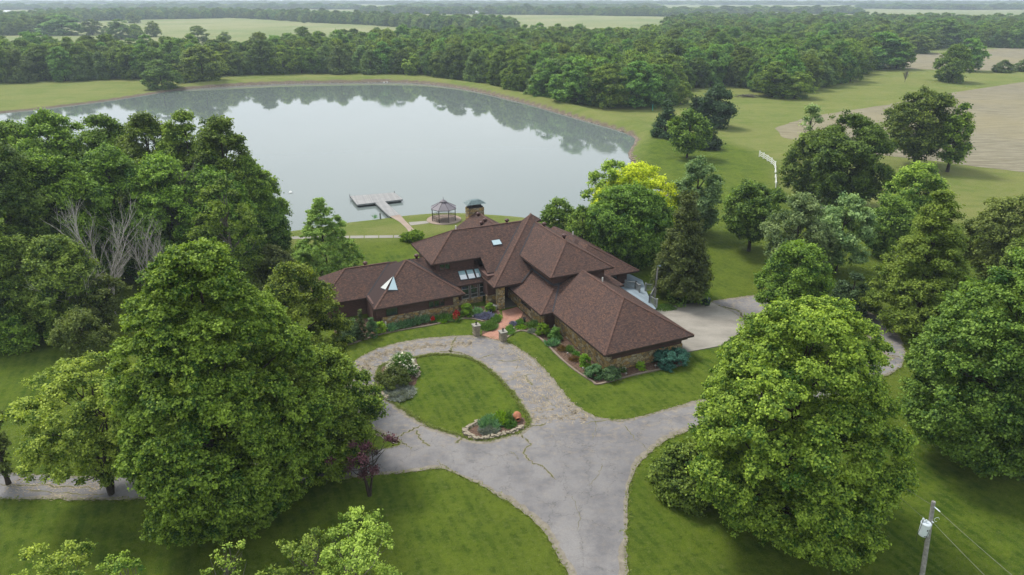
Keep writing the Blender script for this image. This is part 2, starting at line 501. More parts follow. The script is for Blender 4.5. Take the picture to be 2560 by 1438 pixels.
class MB:                                    # collects shapes into one mesh
    def __init__(s): s.v = []; s.f = []; s.m = []; s.uv = {}
    def poly(s, pts, mi=0, uv=None):
        i = len(s.v); s.v += [tuple(p) for p in pts]
        if uv: s.uv[len(s.f)] = uv
        s.f.append(tuple(range(i, i + len(pts)))); s.m.append(mi)
    def box(s, x0, x1, y0, y1, z0, z1, mi=0):
        i = len(s.v)
        s.v += [(x, y, z) for z in (z0, z1) for x, y in ((x0, y0), (x1, y0), (x1, y1), (x0, y1))]
        for f in ((3, 2, 1, 0), (4, 5, 6, 7), (0, 1, 5, 4), (1, 2, 6, 5), (2, 3, 7, 6), (3, 0, 4, 7)):
            s.f.append(tuple(i + k for k in f)); s.m.append(mi)
    def bar(s, a, b, wd, ht=None, mi=0):       # box beam from a to b
        ht = ht or wd
        a, b = Vector(a), Vector(b); d = (b - a).normalized()
        u = d.cross(Vector((0, 0, 1)))
        if u.length < 1e-3: u = Vector((1, 0, 0))
        u.normalize(); v = u.cross(d)
        i = len(s.v)
        for p in (a, b):
            for x, y in ((-1, -1), (1, -1), (1, 1), (-1, 1)):
                s.v.append(tuple(p + u * x * wd / 2 + v * y * ht / 2))
        for f in ((3, 2, 1, 0), (4, 5, 6, 7), (0, 1, 5, 4), (1, 2, 6, 5), (2, 3, 7, 6), (3, 0, 4, 7)):
            s.f.append(tuple(i + k for k in f)); s.m.append(mi)
    def tube(s, pts, rad, n=6, mi=0, cap=True):
        pts = [Vector(p) for p in pts]; i0 = len(s.v)
        for k, p in enumerate(pts):
            d = (pts[min(k + 1, len(pts) - 1)] - pts[max(k - 1, 0)]).normalized()
            u = d.cross(Vector((.13, .31, .94)))
            if u.length < .05: u = d.cross(Vector((1, 0, 0)))
            u.normalize(); v = d.cross(u)
            r = rad[k] if isinstance(rad, (list, tuple)) else rad
            for j in range(n):
                a = 2 * math.pi * j / n
                s.v.append(tuple(p + (u * math.cos(a) + v * math.sin(a)) * r))
        for k in range(len(pts) - 1):
            for j in range(n):
                a = i0 + k * n + j; b = i0 + k * n + (j + 1) % n
                s.f.append((a, b, b + n, a + n)); s.m.append(mi)
        if cap:
            s.f.append(tuple(i0 + j for j in reversed(range(n)))); s.m.append(mi)
            s.f.append(tuple(i0 + (len(pts) - 1) * n + j for j in range(n))); s.m.append(mi)
    def lathe(s, prof, n=16, c=(0, 0, 0), mi=0, mat4=None):
        i0 = len(s.v)
        for r, z in prof:
            for j in range(n):
                a = 2 * math.pi * j / n
                p = Vector((r * math.cos(a), r * math.sin(a), z))
                if mat4: p = mat4 @ p
                s.v.append(tuple(p + Vector(c)))
        for k in range(len(prof) - 1):
            for j in range(n):
                a = i0 + k * n + j; b = i0 + k * n + (j + 1) % n
                s.f.append((a, b, b + n, a + n)); s.m.append(mi)
        for k in (0, len(prof) - 1):
            if prof[k][0] > 1e-4:
                f = tuple(i0 + k * n + j for j in range(n))
                s.f.append(f if k else f[::-1]); s.m.append(mi)
    def build(s, name, mats, parent=None, smooth=False, loc=None):
        me = bpy.data.meshes.new(name)
        me.from_pydata(s.v, [], s.f); me.update()
        for m in (mats if isinstance(mats, (list, tuple)) else [mats]): me.materials.append(m)
        me.polygons.foreach_set('material_index', s.m)
        if smooth: me.polygons.foreach_set('use_smooth', [True] * len(s.f))
        if s.uv:
            ul = me.uv_layers.new(name='UVMap')
            for fi, uv in s.uv.items():
                for li, c in zip(me.polygons[fi].loop_indices, uv): ul.data[li].uv = c
        o = link(name, me, parent)
        if loc: o.location = loc
        return o

def inside(pts, poly):
    x, y = pts[:, 0], pts[:, 1]
    r = np.zeros(len(pts), bool); n = len(poly)
    for i in range(n):
        x1, y1 = poly[i]; x2, y2 = poly[(i + 1) % n]
        if y1 == y2: continue
        c = ((y1 > y) != (y2 > y)) & (x < (x2 - x1) * (y - y1) / (y2 - y1) + x1)
        r ^= c
    return r
def polydist(pts, poly, closed=True):
    d = np.full(len(pts), 1e9); n = len(poly)
    for i in range(n if closed else n - 1):
        a = np.array(poly[i]); b = np.array(poly[(i + 1) % n]); ab = b - a
        t = np.clip(((pts - a) @ ab) / max(1e-9, ab @ ab), 0, 1)
        d = np.minimum(d, np.hypot(*(pts - a - t[:, None] * ab).T))
    return d
def unit_(v): return v / np.maximum(1e-9, np.linalg.norm(v, axis=1))[:, None]
def smooth_loop(pts, n=6, closed=True):
    o = []; m = len(pts)
    for i in range(m if closed else m - 1):
        p = [np.array(pts[(i + k) % m if closed else min(max(i + k, 0), m - 1)][:2], float) for k in (-1, 0, 1, 2)]
        for j in range(n):
            t = j / n
            o.append(tuple(.5 * ((2 * p[1]) + (-p[0] + p[2]) * t + (2 * p[0] - 5 * p[1] + 4 * p[2] - p[3]) * t * t + (-p[0] + 3 * p[1] - 3 * p[2] + p[3]) * t ** 3)))
    if not closed: o.append(tuple(pts[-1][:2]))
    return o
def gpts(px, z=0): return [tuple(P(x, y, z))[:2] for x, y in px]
def jitter(loop, amp, step=.5, seed=1):
    rs = random.Random(seed); o = []; m = len(loop)
    for i in range(m):
        a = Vector(loop[i]); b = Vector(loop[(i + 1) % m]); L = (b - a).length
        k = max(1, int(L / step))
        if L > 60: k = 1
        for j in range(k):
            p = a.lerp(b, j / k); o.append((p.x + rs.gauss(0, amp), p.y + rs.gauss(0, amp)))
    return o
def sheet(name, loops, z, material, kind='structure', thick=0.0, parent=None):
    ls = [[Vector((x, y, z)) for x, y in l] for l in loops]
    tri = tessellate_polygon(ls)
    V = [v for l in ls for v in l]
    mb = MB(); mb.v = [tuple(v) for v in V]
    for t in tri:
        a, b, c = (V[i] for i in t)
        f = tuple(t) if (b - a).cross(c - a).z > 0 else tuple(reversed(t))
        mb.f.append(f); mb.m.append(0)
    if thick:
        off = 0
        for l in ls:
            n = len(l)
            base = len(mb.v)
            mb.v += [(v.x, v.y, v.z - thick) for v in l]
            for j in range(n):
                mb.f.append((off + j, off + (j + 1) % n, base + (j + 1) % n, base + j)); mb.m.append(0)
            off += n
    o = mb.build(name, material, parent)
    if kind: o['kind'] = kind
    return o

# ------------------------------------------------------------------ ground, lake
WZ = -0.6
lake_px = [(-500, 330), (-200, 300), (0, 283), (100, 273), (250, 255), (350, 240), (450, 225), (560, 217), (650, 212), (740, 209), (850, 207), (960, 206),
           (1050, 209), (1130, 218), (1200, 231), (1270, 248), (1330, 263), (1400, 284), (1470, 304), (1530, 321), (1575, 337),
           (1591, 350), (1583, 368), (1573, 385), (1580, 402), (1590, 420), (1640, 452), (1662, 478), (1640, 505), (1560, 530), (1460, 545),
           (1365, 551), (1300, 543), (1240, 538), (1150, 533), (1080, 534), (1000, 541), (940, 549), (860, 558), (780, 571), (700, 582), (640, 594), (540, 606), (430, 590), (300, 520),
           (170, 420), (60, 346), (0, 350), (-300, 370), (-700, 400)]
lake = smooth_loop(gpts(lake_px, WZ), 4)
def ext_axis(a, b, step, far, g=1.25):
    c = list(np.arange(a, b + .01, step)); d = step; lo = a; hi = b; L = []; Hh = []
    while hi < far: d *= g; hi += d; Hh.append(hi)
    d = step
    while lo > -far: d *= g; lo -= d; L.append(lo)
    return np.array(L[::-1] + c + Hh)
gx = ext_axis(-230, 190, 2.0, 14000); gy = ext_axis(10, 420, 2.0, 16000)
gy = gy[gy > -400]
X, Y = np.meshgrid(gx, gy)
pts = np.stack([X.ravel(), Y.ravel()], 1)
sdist = np.full(len(pts), 200.0)
near = (pts[:, 0] > -420) & (pts[:, 0] < 230) & (pts[:, 1] > 60) & (pts[:, 1] < 460)
dd = polydist(pts[near], lake); ins = inside(pts[near], lake)
sdist[near] = np.where(ins, -dd, dd)
levee = gpts([(560, 205), (700, 198), (900, 194), (1050, 197), (1200, 212), (1330, 245), (1450, 278), (1560, 310), (1620, 340)])
dl = np.full(len(pts), 999.0); dl[near] = polydist(pts[near], levee, False)
lw = np.clip(1.4 - dl / 25, 0, 1); lw = lw * lw * (3 - 2 * lw)
flatter = np.clip((pts[:, 1] - 135) / 60, 0, 1)
slope_bank = .22 + .25 * flatter
z = np.clip(WZ + slope_bank * sdist, -3.0, 0.0)
z += 1.5 * lw * np.exp(-((sdist - 7) / 5.0) ** 2) * (sdist > 0)
V = np.stack([pts[:, 0], pts[:, 1], z], 1)
ny, nx = X.shape
ii = np.arange(ny - 1)[:, None] * nx + np.arange(nx - 1)[None, :]
Q = np.stack([ii, ii + 1, ii + nx + 1, ii + nx], -1).reshape(-1, 4)
me = mesh_np('ground', V, Q, M['ground'], smooth=True)
lawn_poly = gpts([(-900, 1500), (3600, 1500), (3300, 700), (2700, 620), (2500, 560), (2260, 560), (2080, 540), (1945, 470), (1930, 405), (1895, 380), (1780, 345), (1640, 330), (1560, 470), (1400, 560), (650, 620), (300, 600), (-200, 620), (-900, 700)])
ld = polydist(pts, lawn_poly); li = inside(pts, lawn_poly)
mead = np.clip(.5 + np.where(li, -ld, ld) / 5, 0, 1)
dist = np.hypot(pts[:, 0], pts[:, 1])
farm = np.clip((dist - 450) / 350, 0, 1)
mudw = np.clip((pts[:, 1] - 120) / 60, 0, 1) * np.clip((1.0 + np.clip((pts[:, 1] - 170) / 130, 0, 1.3) * (pts[:, 0] < 40) - .4 - sdist) / .8 + .5, 0, 1)
ca = me.color_attributes.new('zone', 'FLOAT_COLOR', 'POINT')
ca.data.foreach_set('color', np.stack([mead, farm, mudw, np.ones(len(pts))], 1).astype(np.float32).ravel())
o = link('ground', me); o['kind'] = 'structure'

x0, x1 = min(p[0] for p in lake) - 6, max(p[0] for p in lake) + 6
y0, y1 = min(p[1] for p in lake) - 4, max(p[1] for p in lake) + 6
mb = MB(); mb.poly([(x0, y0, WZ), (x1, y0, WZ), (x1, y1, WZ), (x0, y1, WZ)])
o = mb.build('pond_water', M['water']); o['kind'] = 'structure'

# ploughed fields and far pastures
f1 = gpts([(1938, 322), (1965, 310), (2010, 296), (2070, 284), (2200, 265), (2330, 238), (2560, 206), (2900, 165), (3000, 470), (2560, 431), (2440, 417), (2300, 398), (2180, 385), (2050, 362), (1960, 345)])
sheet('ploughed_field', [jitter(f1, .35, 3, 3)], .03, M['field'])
f2 = gpts([(2150, 152), (2290, 136), (2560, 117), (2900, 105), (2900, 195), (2560, 177), (2400, 176), (2250, 172)])
sheet('ploughed_field', [f2], .03, M['field'])

# driveway
drive = gpts([(1430, 2500), (1430, 1560), (1425, 1470), (1412, 1420), (1385, 1370), (1350, 1315), (1290, 1268), (1220, 1224), (1150, 1187), (1108, 1172), (1050, 1178), (980, 1186), (900, 1192),
              (800, 1202), (600, 1225), (320, 1250), (150, 1249), (0, 1248), (-300, 1248), (-300, 1178), (0, 1183), (240, 1193), (450, 1176), (700, 1155), (870, 1138),
              (960, 1122), (1003, 1108), (950, 1082), (905, 1048), (872, 1005), (863, 960), (868, 930), (885, 905), (925, 881), (985, 860), (1060, 847), (1150, 840), (1200, 841),
              (1260, 853), (1305, 877), (1345, 907), (1385, 950), (1425, 1000), (1470, 1034), (1530, 1050), (1590, 1044), (1650, 1028), (1720, 1008), (1800, 990),
              (1900, 968), (2000, 945), (2100, 915), (2160, 885), (2178, 856), (2150, 828), (2080, 808), (2000, 798), (1930, 802), (1868, 812), (1868, 806), (1835, 784), (1778, 758), (1800, 750), (1890, 739), (2000, 741), (2090, 752),
              (2160, 775), (2215, 808), (2250, 845), (2262, 880), (2250, 918), (2190, 950), (2100, 985), (1980, 1018), (1850, 1045), (1740, 1072), (1690, 1090), (1640, 1118), (1600, 1160), (1577, 1200),
              (1567, 1260), (1566, 1330), (1568, 1438), (1575, 1560), (1600, 2500)])
island = gpts([(1040, 893), (1100, 886), (1160, 892), (1205, 912), (1245, 945), (1285, 990), (1308, 1022), (1322, 1045), (1318, 1068), (1290, 1083), (1240, 1096), (1195, 1101), (1160, 1092),
               (1130, 1085), (1080, 1068), (1040, 1046), (1000, 1020), (970, 1000), (950, 985), (943, 965), (943, 932), (958, 913), (1000, 900)])
dr_loop = jitter(smooth_loop(drive, 3), .07, .35, 5)
is_loop = jitter(smooth_loop(island, 3), .06, .35, 6)
drv = sheet('driveway', [dr_loop, is_loop], .035, M['asphalt'], thick=.05)
cracks = [  # x, y in photo pixels, width in m
    ([(1142, 842), (1131, 858), (1128, 874), (1124, 882)], .30), ([(993, 1096), (1012, 1084), (1040, 1071), (1066, 1061)], .22), ([(1040, 1076), (1051, 1098), (1077, 1116)], .22),
    ([(1297, 1080), (1310, 1095), (1324, 1112), (1311, 1128), (1322, 1151), (1345, 1164), (1362, 1172), (1390, 1200)], .16), ([(1306, 1068), (1330, 1066), (1366, 1060)], .22),
    ([(1098, 881), (1130, 880), (1160, 886), (1185, 897)], .25), ([(1004, 1108), (1020, 1116), (1029, 1124)], .16), ([(1138, 1110), (1150, 1100), (1158, 1094)], .3),
    ([(1096, 1149), (1100, 1160), (1115, 1168), (1130, 1176)], .08), ([(1198, 898), (1220, 890), (1238, 888)], .14), ([(1314, 940), (1322, 955), (1332, 964)], .25),
    ([(1260, 954), (1280, 950), (1295, 943), (1330, 935)], .1), ([(1275, 1128), (1290, 1140), (1296, 1150)], .06), ([(1505, 1160), (1500, 1180), (1470, 1215)], .05), ([(1560, 1062), (1585, 1095), (1625, 1130)], .07),
    ([(1430, 1240), (1450, 1290), (1440, 1330)], .04), ([(995, 1110), (960, 1095), (940, 1085)], .18), ([(905, 915), (940, 917), (958, 922)], .14), ([(1290, 880), (1300, 900), (1290, 925)], .06),
    ([(1470, 1040), (1490, 1060), (1480, 1100)], .05), ([(0, 1212), (120, 1216), (240, 1222)], .16), ([(60, 1225), (180, 1236), (260, 1238)], .12), ([(2160, 835), (2185, 845), (2210, 850)], .25), ([(2175, 880), (2215, 888), (2250, 892)], .25),
    ([(1785, 762), (1815, 770), (1845, 778), (1862, 800)], .35), ([(1240, 900), (1270, 905), (1310, 897)], .12), ([(1355, 985), (1375, 1010), (1400, 1020)], .09), ([(1460, 1060), (1520, 1052), (1560, 1056)], .12)]
mb = MB(); rs = random.Random(3)
for path, wd in cracks:
    g = smooth_loop(gpts(path), 8, False)
    for layer, (mul, zo, mi) in enumerate(((1.9, .040, 0), (.75, .045, 1))):
        q = random.Random(int(path[0][0])); prev = None
        for i in range(len(g)):
            a = Vector(g[max(i - 1, 0)]); b = Vector(g[min(i + 1, len(g) - 1)])
            d = (b - a).normalized(); nn = Vector((-d.y, d.x))
            c = Vector(g[i]) + nn * q.gauss(0, .07)
            k = wd * mul * .5 * q.uniform(.35, 1.3) * min(1, .35 + i * .3, .35 + (len(g) - 1 - i) * .3)
            l, r_ = c + nn * k, c - nn * k
            if prev: mb.poly([(prev[0].x, prev[0].y, zo), (prev[1].x, prev[1].y, zo), (r_.x, r_.y, zo), (l.x, l.y, zo)], mi)
            prev = (l, r_)
o = mb.build('driveway_cracks', [M['crack_edge'], M['crack_weed']]); o['kind'] = 'structure'

mb = MB()
for lp, sgn in ((dr_loop, 1), (is_loop, -1)):
    A = [Vector(p) for p in lp]; area = sum(a.x * b.y - b.x * a.y for a, b in zip(A, A[1:] + A[:1])); inw = sgn * (1 if area > 0 else -1)
    q = random.Random(8); wv_ = .25; prev = None
    for i in range(len(A)):
        a, b = A[i - 1], A[(i + 1) % len(A)]; d = b - a
        if d.length > 8 or A[i].y > 110 or d.length < .01: prev = None; continue
        d.normalize(); nn = Vector((-d.y, d.x)) * inw
        wv_ = max(.02, min(.62, wv_ + q.gauss(0, .07))); o_ = A[i] - nn * .03; in_ = A[i] + nn * (wv_ + q.uniform(-.05, .08))
        if prev: mb.poly([(prev[0].x, prev[0].y, .039), (prev[1].x, prev[1].y, .039), (in_.x, in_.y, .039), (o_.x, o_.y, .039)][::(-1 if inw < 0 else 1)])
        prev = (o_, in_)
o = mb.build('driveway_worn_edge', M['crack_edge']); o['kind'] = 'structure'
rg = np.random.default_rng(31); BL = []
for path, n, wd in (([(893, 925), (925, 900), (975, 880), (1040, 869), (1110, 862), (1180, 860)], 2600, .9), ([(905, 1000), (900, 950), (925, 915)], 700, .8), ([(1250, 862), (1310, 895), (1350, 940), (1395, 1000), (1440, 1035)], 1500, .8),
                    ([(1290, 930), (1330, 985), (1365, 1030)], 900, 1.1), ([(1330, 1045), (1400, 1045), (1470, 1045)], 500, .7), ([(20, 1215), (250, 1222)], 500, 1.2), ([(2170, 870), (2235, 900)], 300, .8)):
    g = np.array(smooth_loop(gpts(path), 10, False)); i = rg.integers(0, len(g) - 1, n); t_ = rg.random(n)[:, None]; p = g[i] * (1 - t_) + g[i + 1] * t_; d = unit_(g[i + 1] - g[i])
    nrm = np.stack([-d[:, 1], d[:, 0]], 1); cl = np.sin(i * 1.7 + t_[:, 0] * 2) * .4; p = p + nrm * (rg.normal(0, wd * .5, n) + cl * wd)[:, None]
    L_ = rg.uniform(.03, .16, n)[:, None]; W__ = rg.uniform(.015, .05, n)[:, None]; a_ = d * L_ + nrm * rg.normal(0, .03, (n, 1)); b_ = nrm * W__; z_ = np.full((n, 1), .048)
    BL.append(np.stack([np.hstack([p - a_, z_]), np.hstack([p - b_, z_]), np.hstack([p + a_, z_]), np.hstack([p + b_, z_])], 1).reshape(-1, 3))
BL = np.concatenate(BL); o = link('dry_litter', mesh_np('dry_litter', BL, np.arange(len(BL)).reshape(-1, 4), M['grit'])); o['kind'] = 'stuff'; o['label'] = 'pale dry grit and litter lying on the drive'; o['category'] = 'litter'

pad = gpts([(1600, 790), (1642, 773), (1690, 765), (1755, 756), (1778, 757), (1835, 784), (1868, 808), (1850, 832), (1800, 866), (1692, 886), (1650, 880)])
sheet('concrete_pad', [pad], .08, M['concrete'], thick=.12)

# shoreline path, side path, pad under the gazebo
for nm, pl_, mt in (('dock_path', [(974, 541), (1000, 537), (1013, 552), (1024, 563), (1037, 577), (1022, 580), (1015, 570), (1000, 556), (990, 550)], 'pinkslab'),
                    ('garden_path', [(1021, 556), (1070, 552.5), (1072, 558.5), (1027, 564)], 'slab')):
    sheet(nm, [gpts(pl_)], .03, M[mt], thick=.05)
mb = MB()
xs = [655 + i * 36.5 for i in range(10)] + [1005]
for a, b in zip(xs[:-1], xs[1:]):
    p = [P(a + 1.2, 599 - (a - 655) * .012), P(b - 1.2, 599 - (b - 655) * .012), P(b - 1.2, 592.5 - (b - 655) * .012), P(a + 1.2, 592.5 - (a - 655) * .012)]
    mb.poly([(q.x, q.y, .03) for q in p])
o = mb.build('shore_path', M['slab']); o['kind'] = 'structure'

# brick walk, mulch beds
walk = [(1203, 839), (1232, 826), (1250, 808), (1257, 790), (1255, 778), (1293, 768), (1308, 782), (1300, 800), (1275, 812), (1262, 826), (1252, 838), (1250, 851), (1230, 848)]
sheet('brick_walk', [gpts(walk)], .05, M['brickwalk'], thick=.06)
bedL = [(868, 863), (958, 834), (1075, 814), (1150, 798), (1182, 798), (1210, 804), (1204, 838), (1232, 825), (1250, 808), (1256, 790), (1240, 765), (1150, 768), (960, 795), (830, 800), (840, 850)]
sheet('mulch_bed', [gpts(bedL)], .025, M['mulch'])
bedR = [(1254, 850), (1264, 846), (1292, 829), (1318, 829), (1350, 845), (1400, 893), (1482, 954), (1493, 961), (1600, 934), (1712, 911), (1690, 880), (1515, 905), (1372, 800), (1300, 765), (1308, 782), (1300, 800), (1275, 812), (1262, 826)]
sheet('mulch_bed', [gpts(bedR)], .025, M['mulch'])
sheet('mulch_bed', [gpts([(1150, 1094), (1195, 1099), (1240, 1094), (1290, 1081), (1318, 1066), (1310, 1045), (1280, 1040), (1215, 1045), (1180, 1070)])], .025, M['mulch'])
sheet('mulch_bed', [gpts([(1040, 895), (1048, 930), (1040, 960), (1000, 1002), (975, 998), (948, 975), (946, 930), (965, 910), (1000, 900)])], .022, M['mulch'])

# ------------------------------------------------------------------ the house (local axes s, t turned 24.3 degrees)
HA = R(24.3)
house = empty('house', (0, 80, 0), HA, 'sprawling brown shingle roofed house with fieldstone base beside the pond', 'house')
HM = Matrix.Translation((0, 80, 0)) @ Matrix.Rotation(HA, 4, 'Z')
def hl(x, y, zf, dz=0.0):
    """local point where the photo ray meets the local plane z = zf(s,t)"""
    z = 3.0
    for _ in range(40):
        p = HM.inverted() @ P(x, y, z); z = z * .5 + zf(p.x, p.y) * .5
    p = HM.inverted() @ P(x, y, z)
    return Vector((p.x, p.y, z + dz))
def roof(faces, th=.24, name='roof', mats=None):
    mb = MB(); edges = {}
    key = lambda p: (round(p[0], 3), round(p[1], 3))
    for f in faces:
        pts_ = [Vector(p) for p in f]
        n = (pts_[1] - pts_[0]).cross(pts_[2] - pts_[0])
        if n.z < 0: pts_.reverse(); n = -n
        n.normalize()
        u = Vector((0, 0, 1)).cross(n).normalized(); v = n.cross(u)
        off = 7.3 * (abs(n.x) > abs(n.y))
        mb.poly(pts_, 0, [(p.dot(u) + off, p.dot(v)) for p in pts_])
        mb.poly([p - Vector((0, 0, th)) for p in reversed(pts_)], 1)
        for a, b in zip(pts_, pts_[1:] + pts_[:1]):
            k = tuple(sorted((key(a), key(b))))
            edges.setdefault(k, []).append((a, b))
    for k, l in edges.items():
        if len(l) == 1:
            a, b = l[0]; d = Vector((0, 0, th))
            mb.poly([b, a, a - d, b - d], 1)
            # thin bright drip line of shingle starter under the eave
    return mb.build(name, mats or [M['shingle'], M['fascia']], house)
def hipfaces(s0, s1, t0, t1, ze, k, front=True, back=True, left=True, right=True):
    W_, D_ = s1 - s0, t1 - t0
    if D_ >= W_:
        h = W_ / 2; sm = (s0 + s1) / 2; ta = t0 + (h if front else 0); tb = t1 - (h if back else 0); zr = ze + k * h
        A, B = (sm, ta, zr), (sm, tb, zr)
        F = [[(s0, t0, ze), A, B, (s0, t1, ze)], [(s1, t0, ze), (s1, t1, ze), B, A]]
        if front: F.append([(s0, t0, ze), (s1, t0, ze), A])
        if back: F.append([(s1, t1, ze), (s0, t1, ze), B])
    else:
        h = D_ / 2; tm = (t0 + t1) / 2; sa = s0 + (h if left else 0); sb = s1 - (h if right else 0); zr = ze + k * h
        A, B = (sa, tm, zr), (sb, tm, zr)
        F = [[(s0, t0, ze), (s1, t0, ze), B, A], [(s1, t1, ze), (s0, t1, ze), A, B]]
        if left: F.append([(s0, t1, ze), (s0, t0, ze), A])
        if right: F.append([(s1, t0, ze), (s1, t1, ze), B])
    return F
zA = lambda s, t: 2.7 + .6 * (t - 8.7)
zBf = lambda s, t: 2.7 + .6 * (t - 4.65)
zBl = lambda s, t: 2.7 + .6 * (s + 16.4)
zC = lambda s, t: 2.93 + .6 * (t - 7)
zD = lambda s, t: 5.8 + .6 * (t - 8.7)
zE = lambda s, t: 3.5 + .585 * min(s + 1.1, t - 3.3)
zF = lambda s, t: 5.8 + .6 * (s - 4.4)
zG = lambda s, t: 2.7 + .42 * min(s - 1.47, t + 5.1)
zH = lambda s, t: 2.7 + .57 * min(s - 3.1, t + 17.1, 14.9 - s)
zI = lambda s, t: 2.7 + .55 * min(t - 2.4, 20.6 - s)
roof(hipfaces(-22.4, -11, 8.7, 17.5, 2.7, .6, right=False))
roof(hipfaces(-16.4, -4.5, 4.65, 16.55, 2.7, .6))
pC = lambda s, t: (s, t, zC(s, t))
roof([[pC(-9, 7), pC(-.65, 7), pC(-.65, 11.8), pC(-10.6, 11.8)], [pC(-10.6, 11.8), pC(-.65, 11.8), (-.65, 17, 2.7), (-10.6, 17, 2.7)]])
pD = lambda s, t: (s, t, zD(s, t))
RD = 13.25; ZR = zD(0, RD)
roof([[pD(-7.6, 8.7), pD(-.7, 8.7), pD(1.9, 6.9 + .0), pD(8.4, RD), pD(-3.05, RD)],
      [(-7.6, 17.8, 5.8), (-7.6, 8.7, 5.8), pD(-3.05, RD)], [(-7.6, 17.8, 5.8), pD(-3.05, RD), pD(8.4, RD), (9.5, 17.8, 5.8)],
      [pD(-.7, 8.7), pD(-.7, 6.3), pD(1.25, 6.3), pD(1.9, 6.9)]])
pE = lambda s, t: (s, t, zE(s, t))
ap = pE(9, 13.4)
roof([[pE(-1.1, 3.3), ap, (7.45, 13.35, zE(7.45, 14)), (.5, 6.75, 3.5 + .585 * 1.6), (-1.1, 8.2, 3.5)],
      [pE(-1.1, 3.3), (5.1, 3.3, 3.5), (5.6, 7.2, zE(9, 7.2)), (9, 11.95, zE(99, 11.95)), ap],
      [ap, (9, 11.95, zE(99, 11.95)), (10.7, 13.4, 8.3)], [ap, (10.7, 13.4, 8.3), (9, 15.1, 8.3)], [ap, (9, 15.1, 8.3), (7.45, 13.35, zE(7.45, 14))]])
RF = (9, 2.8, zF(9, 0))
roof([[(4.4, -1.81, 5.8), RF, (9, 13.25, RF[2]), (4.4, 7.45, 5.8)], [(4.4, -1.81, 5.8), (13.6, -1.81, 5.8), RF],
      [(13.6, -1.81, 5.8), (13.6, 17.8, 5.8), (9, 13.25, RF[2]), RF]])
pG = lambda s, t: (s, t, 2.7 + .42 * min(s - 1.47, t + 5.1))
roof([[pG(1.47, -5.1), pG(5.4, -1.17), pG(5.4, 6), pG(1.47, 6)], [pG(1.47, -5.1), pG(4.0, -5.1), (8.2, -1.17, 2.7 + .42 * 3.93), pG(5.4, -1.17)]])
roof([[(3.1, -17.1, 2.7), (9, -11.2, 6.06), (9, -1.3, 6.06), (3.1, -1.3, 2.7)][:4], [(3.1, -17.1, 2.7), (14.9, -17.1, 2.7), (9, -11.2, 6.06)],
      [(14.9, -17.1, 2.7), (14.9, -1.3, 2.7), (9, -1.3, 6.06), (9, -11.2, 6.06)]])
roof([[(15.8, -1.2, 2.7), (12.5, 2.1, 4.35), (12.5, -1.2, 2.7)], [(15.8, -1.2, 2.7), (15.8, 5, 2.7), (12.5, 5, 4.35), (12.5, 2.1, 4.35)]])
roof(hipfaces(10, 20.6, 2.4, 20, 2.7, .55))
roof([[(12, 8, 4.4), (12, 17, 4.4), (14.7, 17, 5.75), (14.7, 10.2, 5.75)], [(17.4, 8, 4.4), (14.7, 10.2, 5.75), (14.7, 17, 5.75), (17.4, 17, 4.4)], [(12, 8, 4.4), (17.4, 8, 4.4), (14.7, 10.2, 5.75)]])
roof([[(-.6, 13.5, 3.9), (-.6, 24.2, 3.9), (4.9, 24.2, 7.3), (4.9, 13.5, 7.3)], [(10.4, 13.5, 3.9), (4.9, 13.5, 7.3), (4.9, 24.2, 7.3), (10.4, 24.2, 3.9)]])

# ridge and hip caps and valley flashing
def cap(a, b):
    up = Vector((0, 0, .015)); mb = MB()
    mb.bar(Vector(a) + up, Vector(b) + up, .26, .035)
    mb.build('ridge_cap', M['roofcap'], house)
for a, b in [((-10.45, 10.6, 6.27), (-16.4, 4.65, 2.7)), ((-10.45, 10.6, 6.27), (-4.5, 4.65, 2.7)), ((-7.6, 8.7, 5.8), (-3.05, RD, ZR)), ((-3.05, RD, ZR), (8.0, RD, ZR)), ((-7.6, 17.8, 5.8), (-3.05, RD, ZR)),
             ((-1.1, 3.3, 3.5), ap), ((4.4, -1.81, 5.8), RF), ((13.6, -1.81, 5.8), RF), (RF, (9, 12, RF[2])), ((1.47, -5.1, 2.7), (5.0, -1.57, 2.7 + .42 * 3.53)),
             ((3.1, -17.1, 2.7), (9, -11.2, 6.06)), ((14.9, -17.1, 2.7), (9, -11.2, 6.06)), ((9, -11.2, 6.06), (9, -1.8, 6.06)), ((-18, 13.1, 5.34), (-12, 13.1, 5.34)), ((-22.4, 8.7, 2.7), (-18, 13.1, 5.34)),
             ((15.3, 7.7, 5.615), (20.6, 2.4, 2.7)), ((4.9, 15, 7.3), (4.9, 24.2, 7.3))]:
    cap(a, b)
def valley(a, b, wd=.13):
    a, b = Vector(a), Vector(b)
    m2 = MB()
    for sx in (-1, 1):
        d = (b - a).normalized(); u = d.cross(Vector((0, 0, 1))).normalized()
        m2.bar(a + u * sx * wd * .5 + Vector((0, 0, .06)), b + u * sx * wd * .5 + Vector((0, 0, .06)), wd * .32, .04)
    m2.bar(a + Vector((0, 0, .03)), b + Vector((0, 0, .03)), wd, .03)
    m2.build('valley_flashing', M['flash'], house)
valley((-12.0, 13.1, 5.34), (-16.4, 8.7, 2.7))
valley((-4.9, 7.0, 2.93), (-9.7, 11.8, 5.81), .16)
valley((7.45, 13.3, zE(7.45, 99)), (.45, 6.3, zE(.45, 99)))
valley((8.95, 11.85, zE(99, 11.85)), (4.4, 7.25, 5.83))
valley((5.3, 5.05, 4.52), (2.9, 3.35, 3.5))
